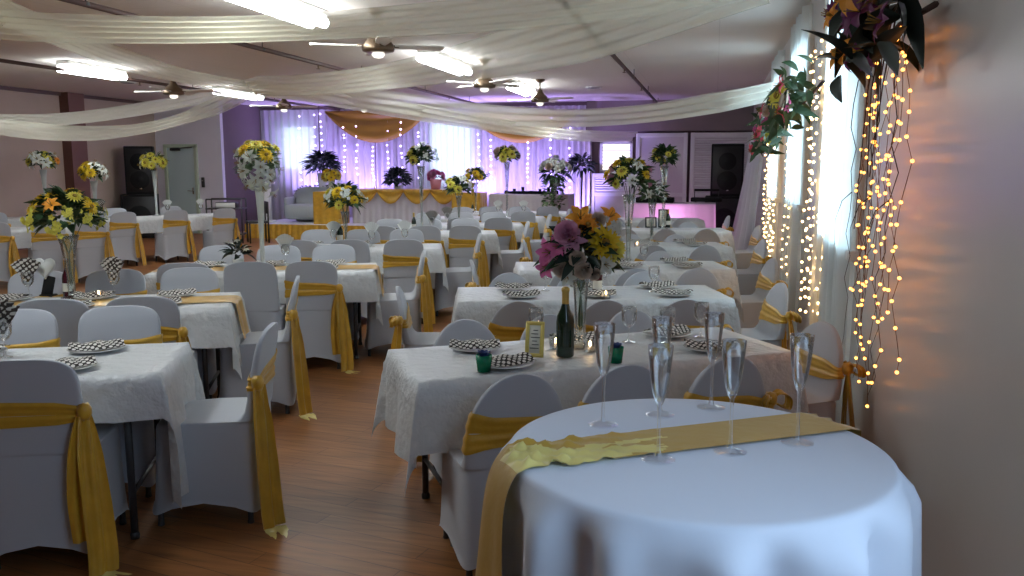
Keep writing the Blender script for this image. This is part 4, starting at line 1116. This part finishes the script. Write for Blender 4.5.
leafy('pink_tulle_bouquet', 'pink tulle bouquet standing at end of the head table', 'flower arrangement', (-6.05, 18.2, ST+.775), .14, 24, 'green', .08, .04, 54, 'cake_pink', (.14, .22), 0, [('rose', 'f_pink', 1), ('rose', 'f_blush', 1)], 9)
for k, x in enumerate((-7.45, -6.35)):
    tealight(Vector((x, 18.1, ST+.78)), 'candle on the head table %s' % ('beside gold side table' if k == 0 else 'beside pink tulle bouquet'))
wf = thing('flower_pedestal', 'white flower arrangement with trailing greenery on a tall white stand beside the backdrop', 'flower arrangement', (-3.25, 17.6, 0))
MB().lathe([(0, 0), (.16, 0), (.16, .04), (.06, .10), (.045, .6), (.05, 1.15), (.10, 1.22), (.12, 1.34), (.10, 1.34), (0, 1.3)], 20).obj('stand', M['white'], wf)
leaves_mesh('green', .30, 130, .16, .06, 61, 0, .5).obj('foliage', M['green'], wf, (0, 0, 1.42))
tr = MB(); r = random.Random(8)
for s in (-.18, .0, .16):
    for k in range(26):
        tmp = MB(); petal(tmp, .09, .05, r.uniform(-1, .4), .3, r.uniform(0, 6.28)); tr.add([Vector(q)+Vector((s+r.uniform(-.05, .05), -.12+r.uniform(-.04, .04), 1.35-k*.022)) for q in tmp.v], tmp.f)
tr.obj('trailing_ivy', M['green_l'], wf)
dome_blossoms(wf, 1.52, .32, .22, [('rose', 'f_white', 3), ('rose', 'f_cream', 1), ('lily', 'f_white', 2)], 9, 24, 1.7, 2.4, .0)
leafy('dark_tree', 'dark leafy plant standing between flower pedestal and white screen', 'plant', (-2.95, 19.3, 0), .36, 150, 'green_d', .18, .07, 63, 'black', (.16, .35), 1.1)
t = thing('candle_row', 'row of dark candle cups with greenery along the grey-skirted table', 'table decoration', (-3.88, 18.25, 1.005))
g = MB(); r = random.Random(4)
for k in range(90): tmp = MB(); petal(tmp, .07, .035, r.uniform(0, 1.2), .2, r.uniform(0, 6.28)); g.add([Vector(q)+Vector((r.uniform(-.62, .62), r.uniform(-.06, .06), .01)) for q in tmp.v], tmp.f)
g.obj('greenery', M['green_d'], t)
for k in range(7): MB().lathe([(0, 0), (.03, 0), (.035, .07+.04*(k % 3)), (0, .07+.04*(k % 3))], 12).obj('candle_cup', M['black'], t, ((k-3)*.19, 0, 0))

# DJ table with pink light inside its skirt, equipment on it
skirted('disc_jockey_table', 'table with pink-lit white skirt for the music equipment', 'table', (-.85, 17.4, 0), (1.75, .7, .88), ('panel_w', 'skirt_pink'), 0, 0, 20)
t = thing('mixing_desk', 'low black music mixer on the pink-lit table', 'mixer', (-1.15, 17.4, .885))
MB().box((0, 0, .05), (.75, .4, .10), .012).obj('body', M['black'], t); 
for k in range(6): MB().lathe([(0, 0), (.016, 0), (.014, .03), (0, .03)], 10).obj('knob', M['chrome'], t, (-.3+k*.12, -.1, .10))
t = thing('keyboard_stand', 'black keyboard on crossed legs beside the speaker stack', 'keyboard', (-.15, 17.9, 0))
MB().box((0, 0, .93), (.62, .26, .08), .01).obj('keyboard', M['black'], t); MB().box((0, .12, 1.12), (.5, .02, .05), .006).obj('music_rest', M['black'], t)
for s in (-1, 1): MB().tube([(s*.25, -.05*s, 0), (-s*.22, .05*s, .89)], .016, 8).obj('leg', M['metal'], t)
MB().tube([(-.24, .12, .95), (-.24, .12, 1.12)], .01, 6).obj('rest_post', M['metal'], t); MB().tube([(.24, .12, .95), (.24, .12, 1.12)], .01, 6).obj('rest_post', M['metal'], t)

def speaker(loc, rz, label, w, dpt, h, cones, cat='speaker', flare=0):
    t = thing('loudspeaker', label, cat, loc, rz, 'black loudspeakers')
    b = MB(); r = []
    for z, e in ((0, 0), (.02, .012), (h-.02, .012), (h, 0)):
        q = .0 if e else .012; fx = flare*(1-z/h)
        hw = w/2-q+fx; hd = dpt/2-q
        r.append([(hw, hd-.02, z), (hw-.02, hd, z), (-hw+.02, hd, z), (-hw, hd-.02, z), (-hw, -hd, z), (hw, -hd, z)])
    b.loft(r); b.obj('cabinet', M['black'], t, smooth=False)
    MB().box((0, -dpt/2-.006, h*.5), (w*.88, .014, h*.9), .005).obj('grille', M['grille'], t)
    for cz, cr in cones: MB().lathe([(cr, 0), (cr*.92, .012), (cr*.4, -.0), (cr*.3, .014), (0, .016)], 24).xform(Matrix.Translation((0, -dpt/2-.014, cz)) @ Matrix.Rotation(PI/2, 4, 'X')).obj('driver', M['black'], t)
    MB().box((w*.02, -dpt/2-.018, h*.12), (.05, .008, .04), .003).obj('badge', M['chrome'], t)
speaker((.22, 18.6, 0), -.0, 'wide black subwoofer cabinet on the floor by the window wall drape', .80, .6, .98, [(.5, .24)], flare=.03)
speaker((.25, 18.6, .985), -.0, 'tall black loudspeaker standing on the subwoofer by the window wall', .66, .5, 1.08, [(.72, .18), (.32, .20)])
speaker((-12.62, 16.85, 0), .55, 'wide black subwoofer cabinet on the floor by the storeroom', .75, .6, .98, [(.5, .24)])
speaker((-12.58, 16.87, .985), .55, 'tall black loudspeaker standing on the subwoofer by the storeroom', .60, .5, 1.06, [(.72, .18), (.32, .20)])
# cart with stereo beside the storeroom
t = thing('equipment_cart', 'dark metal cart with shelves beside the storeroom wall', 'cart', (-10.05, 16.2, 0), .3)
for s in (-1, 1):
    for q in (-1, 1): MB().tube([(s*.36, q*.2, 0), (s*.36, q*.2, .92)], .016, 8).obj('leg', M['metal'], t)
for z in (.18, .72): MB().box((0, 0, z), (.76, .44, .025), .006).obj('shelf', M['metal'], t)
MB().tube([(-.36, -.2, .92), (.36, -.2, .92)], .014, 8).obj('rail', M['metal'], t); MB().tube([(-.36, .2, .92), (.36, .2, .92)], .014, 8).obj('rail', M['metal'], t)
t = thing('tape_deck', 'silver-faced stereo deck on the cart shelf', 'stereo', (-10.03, 16.2, .733), .3)
MB().box((0, 0, .06), (.42, .3, .12), .008).obj('body', M['metal'], t); MB().box((0, -.155, .06), (.40, .012, .10), .004).obj('faceplate', M['napkin'], t)
t = thing('side_chair', 'dark wooden chair beside the equipment cart', 'chair', (-9.4, 16.3, 0), -.9)
MB().box((0, 0, .44), (.42, .42, .05), .015).obj('seat', M['metal'], t); MB().box((0, .2, .74), (.40, .03, .26), .012).obj('backrest', M['metal'], t)
for s in (-1, 1):
    MB().tube([(s*.18, -.18, 0), (s*.18, -.18, .43)], .018, 8).obj('leg', M['metal'], t); MB().tube([(s*.18, .2, 0), (s*.18, .2, .86)], .018, 8).obj('leg', M['metal'], t)

# ------------------------------------------------------------------ window wall: curtains, light strands, garlands, drape
def wall_curtain(y0, y1, label, x=XR-.065, z0=.04, z1=3.0, n=9):
    def fn(i, j): return (.03*sin(i*n*2*PI)+.012*sin(i*n*4.7+1), lerp(y0, y1, i)-(y0+y1)/2, lerp(z0, z1, j))
    o = MB().grid(fn, n*10, 8).obj('sheer_curtain', M['curtain'], None, (x, (y0+y1)/2, 0)); tag(o, label, 'curtain', 'white sheers at the windows')
wall_curtain(4.98, 6.38, 'white sheer curtain glowing at the window beside purple flower garland')
wall_curtain(7.95, 9.25, 'white sheer curtain at second window behind the light strands')
wall_curtain(10.95, 12.25, 'white sheer curtain at the window closest to the speakers')
k = 0
for y, z1 in ((3.62, .75), (3.72, 1.0), (3.82, .62), (3.94, .9), (4.05, .50), (4.15, .72), (4.26, .56), (4.38, .50), (4.48, .95), (4.6, .75), (3.9, 1.2), (4.2, 1.05), (4.33, 1.15)):
    strand(XR-.075-.012*(k % 3), y, 2.2, z1, 14, 'bulb', .0075, 'strand of amber fairy lights hanging below the purple flower garland', 'amber fairy lights below the purple garland', 70+k, .06, 'wire'); k += 1
for y in (6.05, 6.28, 6.5, 6.75, 6.98, 7.2):
    strand(XR-.08, y, 2.55, .42+.08*(k % 3), 26, 'bulb_y', .0105, 'strand of warm fairy lights between the two bright windows', 'warm fairy lights between the windows', 90+k, .05); k += 1
for y in (8.5, 9.05):
    strand(XR-.10, y, 2.1, .55, 17, 'bulb_y', .0095, 'sparse strand of fairy lights hanging over second window sheer', 'sparse fairy lights over second window', 110+k, .03); k += 1
for y in (10.4, 10.9, 11.5, 12.2):
    strand(XR-.12, y, 2.0, .55, 22, 'bulb_y', .0135, 'strand of yellow fairy lights hanging beyond pink flower garland', 'yellow fairy lights beyond the pink garland', 120+k, .07); k += 1
def vines(y, seed):
    r = random.Random(seed); t = thing('willow_twig', 'thin curling brown willow twig hanging among amber lights below the purple garland', 'twig', (XR-.09, y, 2.15), 0, 'willow twigs among the amber lights')
    p = [(0, 0, 0)]; yy = 0
    for k in range(14): yy += r.uniform(-.09, .09); p.append((-.04*r.random(), yy, -.11*(k+1)))
    MB().tube(p, .0028, 5, r1=.001).obj('twig_stem', M['twig'], t)
    b = MB(); q = p[6]; b.tube([q, (q[0]-.03, q[1]+.12, q[2]-.05), (q[0]-.05, q[1]+.2, q[2]-.16), (q[0]-.04, q[1]+.24, q[2]-.3)], .003, 5, r1=.001); b.obj('side_shoot', M['twig'], t)
for i, y in enumerate((3.8, 4.2, 4.6)): vines(y, i+3)
def garland(label, y0, y1, z, specs, n, leafmat, seed, s, lL, x=XR-.17, hang=True, slope=0):
    t = thing('flower_garland', label, 'flower garland', (x, (y0+y1)/2, z)); r = random.Random(seed); L = y1-y0
    MB().tube([(0.12, -L/2, -slope/2), (.09, 0, 0), (.12, L/2, slope/2)], .012, 6).obj('garland_stem', M['twig'], t)
    lv = MB()
    for k in range(int(55*L)):
        tmp = MB(); petal(tmp, lL*r.uniform(.7, 1.3), lL*.45, r.uniform(-.6, .8), r.uniform(.1, .6), r.uniform(0, 2*PI), 0, 0, .9); u = r.uniform(-.5, .5)
        o = Vector((r.uniform(-.12, .06), u*L, u*slope+r.uniform(-.16, .13))); mtx = Matrix.Rotation(r.uniform(-1.3, 1.3), 3, 'X') @ Matrix.Rotation(r.uniform(-1, 1), 3, 'Y'); lv.add([mtx @ Vector(q)+o for q in tmp.v], tmp.f)
    lv.obj('foliage', M[leafmat], t)
    for k in range(n):
        u = (k+.5)/n-.5; kind, mat, _ = specs[k % len(specs)]
        d = Vector((-1, r.uniform(-.9, .1), r.uniform(-.5, .5)))
        put(kind+'_blossom', blossom(kind, mat), t, (r.uniform(-.14, -.02), u*L, u*slope+r.uniform(-.13, .13)), d.to_track_quat('Z', 'Y').to_euler(), s*r.uniform(.8, 1.2))
    if hang:
        for k in range(4):
            y = r.uniform(-.3, .3)*L; MB().tube([(.05, y, .05), (.02, y+r.uniform(-.05, .05), -.25), (.0, y+r.uniform(-.12, .12), -.5-.12*k)], .004, 6, r1=.002).obj('hanging_stem', M['twig'], t)
    return t
garland('dark flower garland with purple blooms and big leaves on window wall at the photo top', 3.42, 4.35, 2.20, [('lily', 'f_purple', 1), ('mum', 'f_purple', 1), ('lily', 'f_purple', 1), ('lily', 'f_orange', 1)], 14, 'green_d', 4, 1.5, .18)
garland('pink and cream flower garland on the window wall above the far light strands', 5.9, 10.4, 2.04, [('rose', 'f_cream', 1), ('lily', 'f_red', 1), ('rose', 'f_pink', 1), ('mum', 'f_lemon', 1), ('lily', 'f_red', 1)], 30, 'green', 6, 1.5, .13, XR-.26, False, -.24)
def dr(i, j):
    y = lerp(13.5, 17.6, i); t = 1-j; sp = .06+.36*(t**1.3)*(.3+.7*i)
    return (XR-.03-sp-.04*sin(i*26+j*2), y, lerp(.05, 2.35-.1*i, j))
o = MB().grid(dr, 60, 14).obj('wall_drape', M['curtain']); tag(o, 'white fabric drape flaring from the window wall beside the black speakers', 'drape')

# ------------------------------------------------------------------ lamps that the place has
def lamp(kind, name, loc, col, e, size=.2, rot=(0, 0, 0), spot=None):
    l = bpy.data.lights.new(name, kind); l.color = col; l.energy = e
    if kind == 'AREA': l.size = size
    else: l.shadow_soft_size = size
    if spot: l.spot_size = spot; l.spot_blend = .8
    o = bpy.data.objects.new(name, l); COL.objects.link(o); o.location = loc; o.rotation_euler = rot; return o
for k, x in enumerate((-9.75, -8.3, -5.5, -4.4, -3.3)):
    z = ST if x < -4.85 else 0
    t = thing('stage_uplight', 'small violet stage uplight at foot of backdrop, %s' % ('behind the fern', 'behind the side table', 'behind cake table', 'behind the gift table', 'behind flower pedestal')[k], 'stage light', (x, 19.2, z), 0, 'violet uplights behind the stage tables')
    MB().lathe([(0, 0), (.07, 0), (.08, .02), (.08, .16), (.07, .16), (.06, .05), (0, .05)], 16).obj('can', M['black'], t, (0, 0, .02))
    MB().lathe([(0, .10), (.062, .10)], 16).obj('lens', emis('violet_lens', (.45, .28, 1), 6), t, (0, 0, .02))
    lamp('SPOT', 'uplight_lamp', (x, 19.2, z+.2), (.44, .32, 1.0), 150, .06, (PI-.42, 0, 0), 2.0)
lamp('POINT', 'skirt_lamp', (-.85, 17.35, .45), (1.0, .42, .95), 9, .12)
w = bpy.data.worlds.new('world'); SC.world = w; w.use_nodes = True
w.node_tree.nodes['Background'].inputs['Color'].default_value = (.5, .6, .75, 1)
w.node_tree.nodes['Background'].inputs['Strength'].default_value = .3
SC.view_settings.view_transform = 'Standard'; SC.view_settings.look = 'None'
SC.view_settings.exposure = 1.12; SC.view_settings.gamma = 1; SC.view_settings.use_curve_mapping = False
SC.cycles.max_bounces = 8; SC.cycles.transparent_max_bounces = 24; SC.cycles.sample_clamp_indirect = 6
